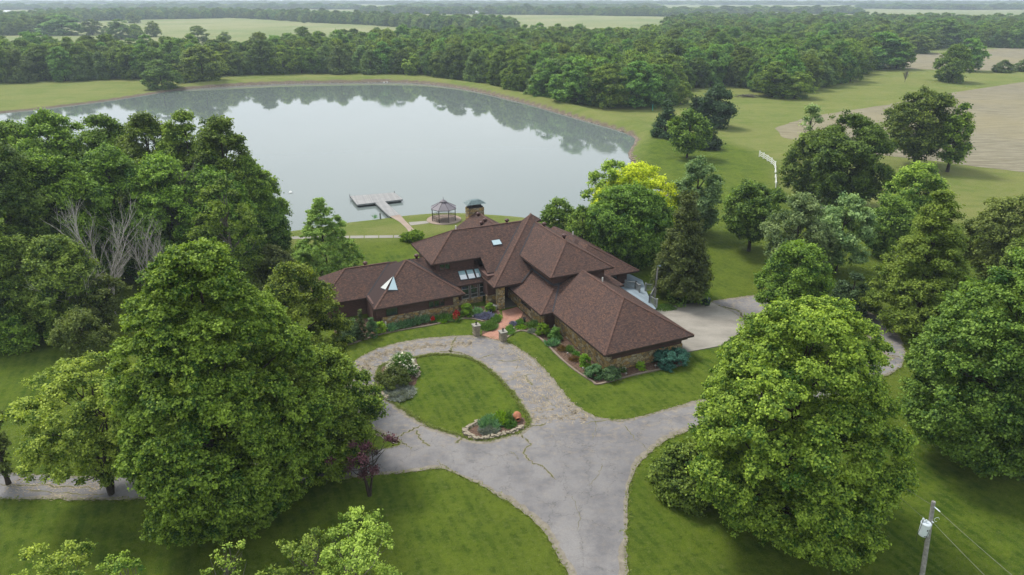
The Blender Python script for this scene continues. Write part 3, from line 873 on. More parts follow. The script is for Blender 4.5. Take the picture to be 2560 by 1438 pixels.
# valley between low entrance wing roof and garage roof
def hv(t): zz = 2.7 + .42 * (t + 5.1); return (3.1 + (zz - 2.7) / .57, t, zz)
valley(hv(-5.05), hv(-1.0))
mb = MB()
mb.bar((5.25, -.85, zG(5.25, -.85) + .12), (5.25, 4.9, zG(5.25, 9) + .12), .14, .25)
mb.bar((5.25, -1.0, 4.4), (8.2, -1.0, 4.45), .14, .25)
mb.build('wall_flashing', M['flash'], house)

# walls
def wall(name, boxes, m, parent=house):
    mb = MB()
    for b in boxes: mb.box(*b)
    return mb.build(name, m, parent)
wall('siding_wall', [(-21.4, -16.0, 9.7, 16.5, 0, 2.9)], M['siding'])
wall('siding_wall', [(-15.95, -5.4, 5.40, 15.5, 1.05, 2.95), (-16.3, -15.3, 6.0, 15.5, 0, 2.9)], M['siding'])
wall('stone_wall', [(-15.25, -5.25, 5.33, 6.3, -.1, 1.1), (-5.95, -5.2, 5.28, 6.2, 1.1, 2.75)], M['stone'])
wall('siding_wall', [(-6.75, -1.35, 9.55, 17, 2.5, 6.1)], M['siding'])
wall('siding_wall', [(5.3, 12.75, -.95, 15, 2.5, 6.15)], M['siding'])
wall('siding_wall', [(-5.2, -1.15, 7.5, 9.4, -.05, .35), (-1.0, .55, 5.7, 9.5, 1.35, 4.2)], M['siding'])
wall('stone_wall', [(-5.15, -1.05, 7.2, 7.5, -.1, .75), (-1.08, .6, 5.62, 6.2, -.1, 1.4)], M['stone'])
wall('siding_wall', [(.55, 3.0, 6.9, 7.6, 0, 3.6)], M['siding'])
wall('stone_wall', [(2.5, 2.95, -3.9, 7.4, -.1, 2.55)], M['stone'])
wall('siding_wall', [(2.6, 4.3, -4.0, -3.2, -.1, 2.75), (2.98, 4, -3.2, 7, 0, 2.7)], M['siding'])
wall('stone_wall', [(3.95, 4.5, -16.4, -4.1, -.1, 2.55), (4.5, 13.95, -16.4, -15.6, -.1, 1.5)], M['stone'])
wall('siding_wall', [(4.55, 13.85, -16.32, -15.5, 1.5, 2.9), (13.4, 13.84, -15.9, -1.2, -.1, 2.85)], M['siding'])
wall('siding_wall', [(13.5, 19.4, 3.6, 19, 0, 2.9), (13.0, 14.6, -.2, 4, 0, 2.9)], M['siding'])
wall('siding_wall', [(.6, 9.2, 16, 23.5, 0, 4.4)], M['siding'])
wall('soffit_beam', [(2.2, 3.2, -4.75, -4.45, 2.2, 2.45)], M['fascia']); wall('soffit_beam', [(3.75, 14.3, -16.75, -16.5, 2.13, 2.42)], M['fascia'])
wall('corner_post', [(2.52, 2.72, -4.45, -4.25, 0, 2.3)], M['frame_dark'])
mb = MB(); mb.box(-.25, .65, 3.75, 4.65, -.05, 3.35)
mb.build('stone_column', M['stone'], house)
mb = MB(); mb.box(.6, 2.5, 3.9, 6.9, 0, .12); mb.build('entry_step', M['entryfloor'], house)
d = wall('front_door', [(1.0, 2.2, 6.82, 6.9, .12, 2.5)], M['door'])
mb = MB(); mb.lathe([(0, -.04), (.04, -.03), (.04, .03), (0, .04)], 8, (2.08, 6.79, 1.15)); mb.build('handle', M['bronze'], d)

def win_front(s0, s1, t, z0, z1, nd=1, rail=None, frame='frame_dark', glass='glass', w_=.07):
    mb = MB()
    mb.box(s0, s1, t - .06, t + .02, z0, z0 + w_); mb.box(s0, s1, t - .06, t + .02, z1 - w_, z1)
    mb.box(s0, s0 + w_, t - .06, t + .02, z0 + w_, z1 - w_); mb.box(s1 - w_, s1, t - .06, t + .02, z0 + w_, z1 - w_)
    for i in range(1, nd):
        x = s0 + (s1 - s0) * i / nd; mb.box(x - w_ * .8, x + w_ * .8, t - .055, t + .02, z0 + w_, z1 - w_)
    if rail:
        for zz in rail: mb.box(s0 + w_, s1 - w_, t - .05, t + .02, zz - .035, zz + .035)
    f = mb.build('window', M[frame], house)
    g = MB(); g.box(s0 + .02, s1 - .02, t - .015, t + .03, z0 + .02, z1 - .02); g.build('pane', M[glass], f)
    return f
def sx(x, t, z):      # local s where pixel column x meets plane t at height z
    lo, hi = -25, 25
    for _ in range(50):
        m = (lo + hi) / 2; q = HM @ Vector((m, t, z))
        if 1280 + FPX * q.x / depth_at(q.y, q.z) < x: lo = m
        else: hi = m
    return m
win_front(sx(964, 5.35, 1.8), sx(995, 5.35, 1.8), 5.38, 1.12, 2.2, 1, None, 'frame_dark', 'glass')
win_front(sx(1071, 5.35, 1.9), sx(1112, 5.35, 1.9), 5.38, 1.25, 2.2, 3)
win_front(sx(1098, 9.5, 4.9), sx(1125, 9.5, 4.9), 9.5, 4.45, 5.35, 2)
for i in range(3):
    a = sx(1154, 7.2, 1.5) + i * 1.27
    win_front(a, a + 1.12, 7.28, .78, 2.85, 1, (1.35, 2.15), 'frame_grey', 'glass', .09)
    mb = MB(); mb.box(a + 1.12, a + 1.27, 7.2, 7.4, .75, 2.85); mb.build('mullion', M['frame_dark'], house)
mb = MB(); mb.box(a - .3 - 2.54, a - .0 - 2.54, 7.15, 7.4, .75, 2.85); mb.build('mullion', M['frame_dark'], house)
def win_left(s, t0, t1, z0, z1, nd=1):
    mb = MB(); w_ = .06
    mb.box(s - .05, s + .02, t0, t1, z0, z0 + w_); mb.box(s - .05, s + .02, t0, t1, z1 - w_, z1)
    for i in range(nd + 1):
        y = t0 + (t1 - t0) * i / nd; mb.box(s - .045, s + .02, y - w_ / 2, y + w_ / 2, z0 + w_, z1 - w_)
    f = mb.build('window', M['frame_dark'], house)
    g = MB(); g.box(s - .012, s + .03, t0 + .02, t1 - .02, z0 + .02, z1 - .02); g.build('pane', M['glass'], f)
win_left(2.5, -.3, 2.6, 1.0, 2.3, 3)
for t0 in (.0, 1.5, 3.0, 4.5): win_left(5.3, t0, t0 + .75, 4.75, 5.5, 1)
win_front(14.9, 17.8, 3.55, .65, 2.5, 2, None, 'frame_dark', 'glass')

# skylights
def quad_sky(px, zf, glassm, name='skylight', lift=.14):
    c = [hl(x, y, zf) for x, y in px]
    n = (c[1] - c[0]).cross(c[2] - c[0]); n = n if n.z > 0 else -n; n.normalize()
    mb = MB(); m_ = sum(c, Vector()) / len(c)
    top = [p + n * lift for p in c]; inn = [m_ + n * (lift + .012) + (p - m_) * .86 for p in c]
    mb.poly(top); 
    for a, b, a2, b2 in zip(c, c[1:] + c[:1], top, top[1:] + top[:1]): mb.poly([a, b, b2, a2])
    f = mb.build(name, M['flash'], house)
    g = MB(); g.poly(inn if (inn[1] - inn[0]).cross(inn[2] - inn[0]).z > 0 else inn[::-1]); g.build('pane', glassm, f)
    return f, inn
z1 = lambda x, y: (760 + x / 3.784, 480 + y / 3.784)
quad_sky([z1(1765, 465), z1(1850, 451), z1(1878, 500), z1(1788, 514)], zD, M['tri_blue'])
L3 = [(1450, 752, 1480, 842), (1527, 741, 1558, 832), (1603, 730, 1632, 820)]
R3 = [(1520, 742, 1552, 833), (1594, 732, 1626, 822), (1666, 720, 1700, 808)]
for i, (l, r_) in enumerate(zip(L3, R3)):
    f, inn = quad_sky([z1(l[0], l[1]), z1(r_[0], r_[1]), z1(r_[2], r_[3]), z1(l[2], l[3])], zC, M['skyglass'], 'skylight', .10)
    tl, tr, br_, bl = inn if abs(inn[0].y - inn[1].y) < 1 else inn
    hh = .52 if i < 2 else .45; w2 = 1.0 if i < 2 else .45
    q = [tl.lerp(bl, 1 - hh), tl.lerp(bl, 1 - hh).lerp(tr.lerp(br_, 1 - hh), w2), bl.lerp(br_, w2), bl]
    g = MB(); q = [p + Vector((0, -.004, .012)) for p in q]
    g.poly(q if (q[1] - q[0]).cross(q[2] - q[0]).z > 0 else q[::-1]); g.build('blind', M['blind'], f)
# glazed corner straddling the hip of the left wing
hipz = lambda s, t: 2.7 + .6 * (t - 4.65)
A_ = hl(*z1(849, 815), hipz) + Vector((0, 0, .35))
Bc = hl(*z1(782, 938), hipz) + Vector((0, 0, .12))
Lc = hl(*z1(720, 912), zBl) + Vector((0, 0, .05)); Rc = hl(*z1(890, 935), zBf) + Vector((0, 0, .05))
for tri, m_ in (((A_, Lc, Bc + Vector((-.12, .1, 0))), 'tri_pale'), ((A_, Bc + Vector((.12, -.1, 0)), Rc), 'tri_blue')):
    mb = MB(); n = (tri[1] - tri[0]).cross(tri[2] - tri[0]).normalized()
    if n.z < 0: n = -n
    dn = Vector((0, 0, -.6))
    mb.poly(tri if (tri[1] - tri[0]).cross(tri[2] - tri[0]).z > 0 else tri[::-1])
    for a, b in zip(tri, tri[1:] + tri[:1]): mb.poly([a, b, b + dn, a + dn])
    f = mb.build('skylight', M['flash'], house)
    cc = sum(tri, Vector()) / 3; inn = [cc + (p - cc) * .9 + n * .012 for p in tri]
    g = MB(); g.poly(inn if (inn[1] - inn[0]).cross(inn[2] - inn[0]).z > 0 else inn[::-1]); g.build('pane', M[m_], f)

# roof vents and pipes
z2 = lambda x, y: (1240 + x / 3.127, 500 + y / 3.127)
def vent(s, t, z):
    mb = MB(); mb.lathe([(.17, -.35), (.17, .18), (.30, .18), (.34, .26), (.30, .40), (.16, .50), (0, .53)], 14, (s, t, z))
    mb.build('roof_vent', M['vent'], house, True)
for s, t, z in [(*[(lambda p: (p.x, p.y))(hl(*z1(580, 692), lambda a, b: 5.2))][0], 5.2), (-8.6, 11.9, 5.85), (8.3, 20, 5.2)][:2]: vent(s, t, z)
zK = lambda s, t: 7.3 - .62 * abs(s - 4.9)
for q in (z1(1648, 222), z1(1710, 278), z1(1678, 308)):
    p = hl(*q, zK); vent(p.x, p.y, p.z)
p = hl(*z2(85, 172), lambda s, t: 8.45); vent(p.x, p.y, 8.42)
for q, zf in ((z2(376, 202), lambda s, t: 8.3), (z2(532, 294), lambda s, t: 8.2)):
    p = hl(*q, zf); vent(p.x, p.y, p.z)
for q, zf, h in ((z1(1436, 355), lambda s, t: 8.2, .55), (z2(601, 272), lambda s, t: 5.3, .5), (z2(832, 632), lambda s, t: 5.4, .45)):
    p = hl(*q, zf); mb = MB(); mb.lathe([(.09, -.4), (.09, h), (.06, h), (.05, h - .05)], 8, tuple(p)); mb.build('vent_pipe', M['pipe'], house)
# chimney
mb = MB(); mb.box(3.65, 6.25, 24.4, 25.8, 3, 7.75); chim = mb.build('chimney', M['stone'], house)
mb = MB(); mb.box(3.8, 6.1, 24.5, 25.7, 7.75, 7.95); mb.box(4.0, 5.9, 24.65, 25.55, 7.95, 8.1)
for x in (4.05, 5.8):
    for y in (24.7, 25.45): mb.box(x - .05, x + .05, y - .05, y + .05, 8.1, 8.45)
mb.build('chimney_crown', M['bronze'], chim)
mb = MB(); mb.box(4.7, 5.2, 24.8, 25.3, 8.1, 8.42); mb.build('flue', M['frame_dark'], chim)
mb = MB()
c4 = [(3.35, 24.1, 8.42), (6.55, 24.1, 8.42), (6.55, 26.1, 8.42), (3.35, 26.1, 8.42)]; r2_ = [(4.25, 24.75, 8.95), (5.65, 24.75, 8.95), (5.65, 25.45, 8.95), (4.25, 25.45, 8.95)]
mb.poly(c4[::-1]); mb.poly(r2_)
for i in range(4): mb.poly([c4[i], c4[(i + 1) % 4], r2_[(i + 1) % 4], r2_[i]])
mb.build('chimney_hood', M['patina'], chim)

# deck with railings (attached to the house)
mb = MB()
dk = [(13.85, -5.7), (18.0, -5.6), (18.7, -3.4), (20.6, .6), (22.0, 3.4), (21.6, 6.5), (13.9, 6.5)]
mb.poly([(s, t, .62) for s, t in dk])
for a, b in zip(dk, dk[1:] + dk[:1]): mb.poly([(b[0], b[1], .62), (a[0], a[1], .62), (a[0], a[1], 0), (b[0], b[1], 0)])
mb.build('deck', M['deck'], house)
def railing(a, b, za, zb):
    mb = MB(); a = Vector((*a, za)); b = Vector((*b, zb)); d = b - a; n = max(2, int(d.length / .16))
    for e in (a, b): mb.box(e.x - .08, e.x + .08, e.y - .08, e.y + .08, e.z - .1, e.z + 1.12); mb.box(e.x - .11, e.x + .11, e.y - .11, e.y + .11, e.z + 1.12, e.z + 1.18)
    mb.bar(a + Vector((0, 0, 1.0)), b + Vector((0, 0, 1.0)), .09, .07); mb.bar(a + Vector((0, 0, .14)), b + Vector((0, 0, .14)), .07, .07)
    for i in range(1, n):
        p = a.lerp(b, i / n); mb.bar(p + Vector((0, 0, .15)), p + Vector((0, 0, .98)), .045)
    mb.build('deck_railing', M['rail'], house)
rp = lambda x, y: (lambda p: (p.x, p.y))(hl(1480 + x / 5.136, 620 + y / 5.136, lambda s, t: .62))
r1, r2x, r3 = rp(425, 512), rp(558, 527), rp(608, 572)
railing(r1, r2x, .62, .62); railing(r2x, r3, .62, .62)
railing(rp(683, 552), rp(785, 556), .62, .62)
railing(rp(735, 702), rp(828, 760), .62, .62); railing(rp(735, 702), rp(800, 590), .62, .62)

# lamp post beside the deck
b0 = P(1636, 757); lp = empty('light_pole', b0, 0, 'grey weathered wooden pole with lamp head beside the rear deck', 'lamp post')
mb = MB(); mb.tube([(0, 0, 0), (.05, 0, 5.0)], [.13, .10], 10); mb.build('pole', M['weather_wood'], lp)
mb = MB(); mb.tube([(0, 0, 4.9), (-.1, -.1, 5.35), (.15, -.35, 5.5)], .035, 6); mb.lathe([(.04, .2), (.12, .12), (.17, 0), (.1, -.05), (0, -.06)], 10, (.25, -.42, 5.42)); mb.build('lamp_head', M['patina'], lp)
mb = MB(); mb.tube([(-.14, -.1, 5.3), (-.2, -.1, 4), (-.16, -.1, 1.5)], .018, 5); mb.build('cable', M['black'], lp)

# bins
def bin_(x, y, rz, lab):
    o = empty('trash_bin', P(x, y, .08), rz, lab, 'trash bin', 'trash bins beside the concrete pad')
    mb = MB(); a, b = .27, .33
    v0 = [(-a, -a, .05), (a, -a, .05), (a, a, .05), (-a, a, .05)]; v1 = [(-b, -b - .04, 1.0), (b, -b - .04, 1.0), (b, b, 1.0), (-b, b, 1.0)]
    mb.poly(v0[::-1]); mb.poly(v1)
    for i in range(4): mb.poly([v0[i], v0[(i + 1) % 4], v1[(i + 1) % 4], v1[i]])
    mb.box(-b - .03, b + .03, -b - .07, b + .03, .94, .99); mb.build('bin_body', M['bin'], o)
    mb = MB(); mb.poly([(-.36, -.42, 1.003), (.36, -.42, 1.003), (.3, .05, 1.12), (-.3, .05, 1.12)]); mb.poly([(-.3, .05, 1.12), (.3, .05, 1.12), (.36, .37, 1.03), (-.36, .37, 1.03)])
    mb.box(-.36, .36, -.42, .37, 1.0, 1.002 + .02); mb.build('lid', M['bin'], o)
    for s in (-1, 1):
        mb = MB(); mb.lathe([(0, -.04), (.13, -.04), (.13, .04), (0, .04)], 12, (s * .3, .3, .13), 0, Matrix.Rotation(math.pi / 2, 4, 'Y')); mb.build('wheel', M['black'], o)
bin_(1757, 760, .3, 'dark green wheeled bin standing behind the other one at the pad corner')
bin_(1766, 763.5, .4, 'dark green wheeled bin in front at the concrete pad corner')

# dock
dz = .0
dk_ = [P(874.8, 490.4, dz), P(986, 481.5, dz), P(1007, 498.6, dz), P(892.7, 512, dz)]
wk_ = [P(938, 507.3, dz), P(962.4, 503.9, dz), P(999.5, 537.5, dz), P(974, 541.5, dz)]
c0 = dk_[0]; ang = math.atan2(dk_[1].y - dk_[0].y, dk_[1].x - dk_[0].x)
dock = empty('boat_dock', (c0.x, c0.y, 0), ang, 'grey T shaped wooden dock floating on the pond', 'dock')
inv = (Matrix.Translation(c0) @ Matrix.Rotation(ang, 4, 'Z')).inverted()
for nm, q, zt in (('platform', dk_, .02), ('walkway', wk_, .03)):
    q = [inv @ p for p in q]; q = [Vector((p.x, p.y, zt)) for p in q]
    if (q[1] - q[0]).cross(q[2] - q[0]).z < 0: q.reverse()
    mb = MB(); mb.poly(q, 0)
    for a, b in zip(q, q[1:] + q[:1]): mb.poly([b, a, a - Vector((0, 0, .32)), b - Vector((0, 0, .32))], 1)
    mb.poly([p - Vector((0, 0, .32)) for p in reversed(q)], 1)
    mb.build(nm, [M['dock'], M['rail']], dock)
    if nm == 'platform':
        fm = MB(); cx = sum((p.x for p in q)) / 4; cy = sum((p.y for p in q)) / 4
        qq = [Vector((cx, cy, 0)).lerp(Vector((p.x, p.y, 0)), .9) for p in q]
        for a, b in zip(qq, qq[1:] + qq[:1]): fm.bar(a + Vector((0, 0, -.55)), b + Vector((0, 0, -.55)), .5, .45)
        fm.build('float', M['black'], dock)
q = [inv @ p for p in (P(986, 483, 0), P(874.8, 492, 0))]
for p in q:
    mb = MB(); mb.lathe([(.05, -1), (.05, .45), (0, .5)], 8, (p.x, p.y, 0)); mb.build('mooring_post', M['bronze'], dock)

# gazebo
gc = P(1110, 549.5); gz = empty('gazebo', (gc.x, gc.y, 0), .1, 'dark metal gazebo with mauve canopy on round paved pad', 'gazebo')
mb = MB(); rad = 43 / FPX * depth_at(gc.y); mb.lathe([(0, -.2), (rad, -.2), (rad, .08), (0, .08)], 40); pd = mb.build('gazebo_pad', M['pinkslab']); pd.location = (gc.x, gc.y, 0); pd['kind'] = 'structure'
gr = 33.0 / FPX * depth_at(gc.y); ze, zt_ = 2.35, 3.4
O8 = lambda r, z, k: (r * math.cos(math.pi / 4 * k + math.pi / 8), r * math.sin(math.pi / 4 * k + math.pi / 8), z)
for k in range(8):
    mb = MB(); a = O8(gr * .93, 0.08, k); mb.box(a[0] - .06, a[0] + .06, a[1] - .06, a[1] + .06, .08, 2.4); mb.build('post', M['bronze'], gz)
mb = MB()
for k in range(8):
    a, b, c, d = O8(gr, ze, k), O8(gr, ze, k + 1), O8(gr * .2, zt_, k + 1), O8(gr * .2, zt_, k)
    mb.poly([a, b, c, d]); lo = lambda p: (p[0], p[1], p[2] - .12)
    mb.poly([b, a, lo(a), lo(b)]); mb.poly([lo(b), lo(a), lo(d), lo(c)])
cn_ = mb.build('canopy', M['canopy'], gz)
mb = MB()
for k in range(8): mb.bar(Vector(O8(gr, ze + .02, k)), Vector(O8(gr * .2, zt_ + .02, k)), .06, .05); mb.bar(O8(gr * .93, 2.3, k), O8(gr * .93, 2.3, k + 1), .07, .09)
mb.build('frame', M['canopy_rib'], gz)
mb = MB()
for k in range(8): mb.poly([O8(gr * .27, zt_ + .12, k), O8(gr * .27, zt_ + .12, k + 1), (0, 0, zt_ + .55)]); mb.poly([O8(gr * .2, zt_, k), O8(gr * .2, zt_, k + 1), O8(gr * .2, zt_ + .13, k + 1), O8(gr * .2, zt_ + .13, k)])
mb.build('cupola', M['canopy'], gz)
mb = MB(); mb.lathe([(.03, 0), (.02, .3), (.06, .34), (0, .5)], 6, (0, 0, zt_ + .5)); mb.build('finial', M['bronze'], gz)
for k in (0, 1, 2, 4, 5, 7):
    mb = MB(); a, b = Vector(O8(gr * .93, 0, k)), Vector(O8(gr * .93, 0, k + 1))
    for zz in (.2, .55, .98): mb.bar(a + Vector((0, 0, zz)), b + Vector((0, 0, zz)), .035)
    for i in range(1, 9):
        p = a.lerp(b, i / 9); mb.bar(p + Vector((0, 0, .2)), p + Vector((0, 0, .98)), .03)
        q = a.lerp(b, (i - .5) / 9); mb.bar(q + Vector((0, 0, .25)), p + Vector((0, 0, .5)), .03); mb.bar(q + Vector((0, 0, .8)), p + Vector((0, 0, .55)), .03)
    mb.build('lattice_panel', M['bronze'], gz)

# stone piers with lantern figures
def pier(x, y, lab):
    g = P(x, y); o = empty('stone_pier', g, HA, lab, 'stone pier', 'stone piers at the foot of the brick walk')
    mb = MB(); rs = random.Random(int(x)); z = 0
    while z < 1.15:
        h = rs.uniform(.13, .22); e = rs.uniform(-.04, .04)
        mb.box(-.36 - e, .02, -.36, .36 + e, z, z + h - .015); mb.box(.035, .36 + e, -.36 - e, .36, z, z + h - .015); z += h
    mb.box(-.33, .33, -.33, .33, 0, z)
    mb.build('pillar', M['limestone'], o)
    mb = MB(); mb.box(-.46, .46, -.46, .46, z, z + .1); mb.build('cap', M['slab'], o)
    mb = MB(); mb.lathe([(.12, 0), (.13, .04), (.06, .08), (.07, .16), (.12, .2), (.10, .34), (.04, .38), (0, .4)], 10, (0, 0, z + .1)); mb.tube([(-.16, 0, z + .42), (0, 0, z + .46), (.16, 0, z + .42)], .03, 5); mb.tube([(0, 0, z + .46), (0, 0, z + .6)], .025, 5)
    mb.build('lantern', M['bronze'], o)
pier(1191, 838, 'stacked stone pier with cap and lantern left of the brick walk')
pier(1257.5, 852, 'stacked stone pier with cap and lantern right of the brick walk')

# landscape edging
def edging(px, lab, z=.0, wd=.24, h=.12, m_='curb'):
    g = smooth_loop(gpts(px), 8, False); mb = MB()
    for i in range(len(g) - 1):
        a, b = Vector((*g[i], z + h / 2)), Vector((*g[i + 1], z + h / 2)); mb.bar(a, a + (b - a) * (.93 + .1 * ((i * 7) % 5) / 5), wd * (.85 + .3 * ((i * 13) % 7) / 7), h * (.8 + .4 * ((i * 5) % 3) / 3))
    return tag(mb.build('garden_edging', M[m_]), lab, 'edging', 'low stone edging of the flower beds')
edging([(868, 864), (915, 848), (958, 835), (1016, 824), (1075, 814), (1150, 798.5), (1182, 798), (1208, 804)], 'low stone edging curving past the irises left of the brick walk')
edging([(1259, 850), (1292, 829.5), (1318, 830), (1350, 846), (1400, 895), (1440, 928), (1482, 955), (1494, 961.5), (1545, 949), (1600, 935), (1712, 912)], 'low stone edging round the bed below the garage wall')
def stones(px, n, name, lab, cat, s=.28, seed=1):
    g = smooth_loop(gpts(px), 10, False); mb = MB(); rs = random.Random(seed)
    for i in range(n):
        p = g[int(i / n * (len(g) - 1))]
        for lay in range(2):
            c = Vector((p[0] + rs.gauss(0, .07), p[1] + rs.gauss(0, .07), .06 + lay * .12)); a = rs.uniform(0, math.pi)
            d = Vector((math.cos(a), math.sin(a), rs.gauss(0, .08))) * s * rs.uniform(.5, 1)
            mb.bar(c - d, c + d, s * rs.uniform(.7, 1.1), .11)
    return tag(mb.build(name, M['limestone']), lab, cat)
stones([(1160, 1078), (1172, 1090), (1200, 1098), (1240, 1092), (1290, 1078), (1302, 1066)], 26, 'stone_border', 'stacked limestone border in front of the urn flower bed', 'stone border')
stones([(1198, 1056), (1180, 1066), (1162, 1078)], 9, 'stone_border', 'short run of limestone blocks left of the iris clump on the island', 'stone border', .25, 4)
stones([(1034, 903), (1044, 925), (1046, 945)], 9, 'stone_border', 'rough stones edging the rose shrub bed at the island top', 'stone border', .25, 5)
stones([(947, 958), (954, 985), (972, 1000)], 8, 'stone_border', 'dark flat stones below the olive juniper at the island edge', 'stone border', .34, 6)

# terracotta urn lying in the island bed
g = P(1293, 1049); urn = empty('urn', (g.x, g.y, .42), 0, 'large terracotta urn lying on its side in the island bed', 'urn')
rot = Matrix.Rotation(R(12), 4, 'Z') @ Matrix.Rotation(R(105), 4, 'X')
mb = MB(); mb.lathe([(.12, -.45), (.26, -.38), (.40, -.15), (.42, .05), (.33, .28), (.22, .38), (.22, .44), (.29, .50), (.29, .54), (.21, .52), (.17, .40), (.3, .1), (0, -.2)], 22, (0, 0, 0), 0, rot); mb.build('urn_body', M['terracotta'], urn, True)
mb = MB(); mb.lathe([(0, .40), (.175, .405)], 16, (0, 0, 0), 0, rot); mb.build('urn_mouth', M['dark'], urn)
g = P(1282, 1043)
mb = MB(); mb.lathe([(0, -.1), (.28, 0), (.3, .15), (.2, .3), (0, .36)], 9, (g.x, g.y, 0)); tag(mb.build('boulder', M['slab'], None), 'pale rounded rock beside the terracotta urn', 'rock')

# white downspout pipes and small path lights by the walls
for x, y, lab in ((965, 818, 'short white upright pipe at the left stone wall corner'), (1386, 826, 'short white upright pipe by the garage recess')):
    g = P(x, y); mb = MB(); mb.lathe([(.09, 0), (.09, .75), (.07, .77), (0, .77)], 10, (g.x, g.y, 0)); tag(mb.build('white_pipe', M['pipe']), lab, 'pipe')
k = 0
for x, y in [(915, 842), (968, 829), (1023, 817), (1077, 806), (1130, 796), (1182, 796), (1285, 826), (1383, 862), (1419, 889), (1457, 926), (1565, 940), (1638, 920)]:
    g = P(x, y); o = empty('path_light', g, 0, None, 'path light', 'small path lights along the bed edging')
    o['label'] = ['small grey path light in the long left bed beside the edging', 'small grey path light in the right garage bed beside the edging'][x > 1240]
    mb = MB(); mb.lathe([(.03, 0), (.03, .3), (0, .3)], 6); mb.build('stake', M['rail'], o)
    mb = MB(); mb.lathe([(.05, .22), (.13, .30), (.10, .38), (0, .42)], 8); mb.build('lamp_cap', M['slab'], o)
for x, y, lab in ((1228, 783, 'black planter pot on the left of the brick walk'), (1311, 806, 'black planter pot on the right of the brick walk')):
    g = P(x, y); mb = MB(); mb.lathe([(.14, 0), (.2, .1), (.13, .3), (.16, .5), (.27, .62), (.24, .62), (0, .5)], 12, (g.x, g.y, 0)); tag(mb.build('planter', M['black'], None, True), lab, 'planter')
g1, g2 = HM @ Vector((-.6, 4.6, 0)), HM @ Vector((-.3, 3.0, 0))
bn = empty('bench', (g1.x, g1.y, 0), HA - 1.2, 'small weathered wood bench beside the stone entrance column', 'bench')
mb = MB(); 
for i in range(3): mb.box(-.7, .7, -.2 + i * .15, -.08 + i * .15, .42, .46)
mb.build('seat', M['weather_wood'], bn)
for xx in (-.6, .6):
    mb = MB(); mb.box(xx - .04, xx + .04, -.2, .22, 0, .42); mb.build('leg', M['weather_wood'], bn)

# white post and rail fence
def rail_fence(px, lab, z=0):
    g = [P(x, y, z) for x, y in px]; o = empty('rail_fence', g[0], 0, lab, 'fence')
    for i, p in enumerate(g):
        q = p - g[0]; mb = MB(); mb.box(q.x - .09, q.x + .09, q.y - .09, q.y + .09, 0, 1.45); mb.box(q.x - .12, q.x + .12, q.y - .12, q.y + .12, 1.45, 1.52); mb.build('post', M['white'], o)
    for zz in (.4, .82, 1.25):
        for a, b in zip(g, g[1:]):
            mb = MB(); mb.bar(a - g[0] + Vector((0, 0, zz)), b - g[0] + Vector((0, 0, zz)), .05, .16); mb.build('rail', M['white'], o)
rail_fence([(1898, 392), (1908, 397), (1918, 403), (1928, 410), (1937, 419), (1937.5, 431), (1938, 444), (1938.5, 457), (1939, 472)], 'white three rail fence bending across the lawn')
rail_fence([(1985, 520), (2012, 522), (2040, 540), (2062, 536)], 'white rail fence glimpsed above the pale twin trees')
rail_fence([(2190, 628), (2215, 640), (2240, 652)], 'short white rail fence behind the feathery green tree')

# utility pole with transformer and wires
tp = P(2334, 1254, 9.0); bs = P(2334, 1254, 9.0).copy()
bp = P(2288, 1548, 0); up = empty('utility_pole', (bp.x, bp.y, 0), 0, 'grey wooden utility pole carrying a pale transformer can', 'utility pole')
top = tp - bp; dirp = top.normalized()
mb = MB(); mb.tube([(0, 0, 0), tuple(top * .5), tuple(top)], [.17, .15, .12], 12); mb.build('pole', M['weather_wood'], up)
wdir = Vector((.62, -.78, 0)).normalized()
tc_ = dirp * 7.25 + Vector((-.42, -.2, 0))
tr = empty('transformer', (0, 0, 0)); bpy.data.objects.remove(tr)
mb = MB(); mb.lathe([(0, 0), (.22, 0), (.27, .04), (.29, .1), (.29, .88), (.31, .9), (.31, .96), (.25, 1.02), (0, 1.06)], 20, tuple(tc_ - Vector((0, 0, .55)))); tb = mb.build('transformer_can', M['galv'], up, False)
mb = MB(); c_ = tc_ - Vector((0, 0, .55)); mb.lathe([(.04, 1.0), (.07, 1.05), (.05, 1.12), (.07, 1.17), (.04, 1.28), (0, 1.3)], 8, tuple(c_ + Vector((-.08, -.06, 0)))); mb.lathe([(.05, 1.02), (.07, 1.2), (.05, 1.3), (0, 1.32)], 8, tuple(c_ + Vector((-.22, .05, 0))))
mb.bar(c_ + Vector((.15, .1, .7)), c_ + Vector((.5, .25, .7)), .1, .1); mb.bar(c_ + Vector((.15, .1, .25)), c_ + Vector((.5, .25, .25)), .1, .1); mb.build('bushing', M['galv'], tb)
mb = MB(); mb.box(c_.x - .12, c_.x + .1, c_.y - .297, c_.y - .285, c_.z + .12, c_.z + .16); mb.box(c_.x - .03, c_.x + .04, c_.y - .297, c_.y - .285, c_.z + .55, c_.z + .66)
mb.tube([c_ + Vector((.1, -.3, .7)), c_ + Vector((.08, -.32, .4)), c_ + Vector((-.02, -.33, .0)), c_ + Vector((-.05, -.3, -.3)), c_ + Vector((-.15, -.3, -.1))], .014, 5)
mb.tube([c_ + Vector((-.25, 0, 1.2)), c_ + Vector((-.36, -.1, .6)), c_ + Vector((-.45, -.1, .1)), c_ + Vector((-.38, -.1, -.4))], .014, 5); mb.build('drop_wire', M['black'], tb)
up_l = up.location.copy()
def wires(name, ends, lab, sag=.5, r=.013):
    a, b = ends; mb = MB(); n = 24; L = []
    for i in range(n + 1):
        t = i / n; p = a.lerp(b, t); p.z -= sag * 4 * t * (1 - t); L.append(p)
    mb.tube(L, r, 5); return tag(mb.build(name, M['wire']), lab, 'power line')
W1 = up_l + dirp * 8.75; W2_ = up_l + dirp * 7.7
def wray(x, y, z): return P(x, y, z)
wires('power_line', (W1, P(2640, 1530, 8.3)), 'upper thin power line running off to the lower right', .08)
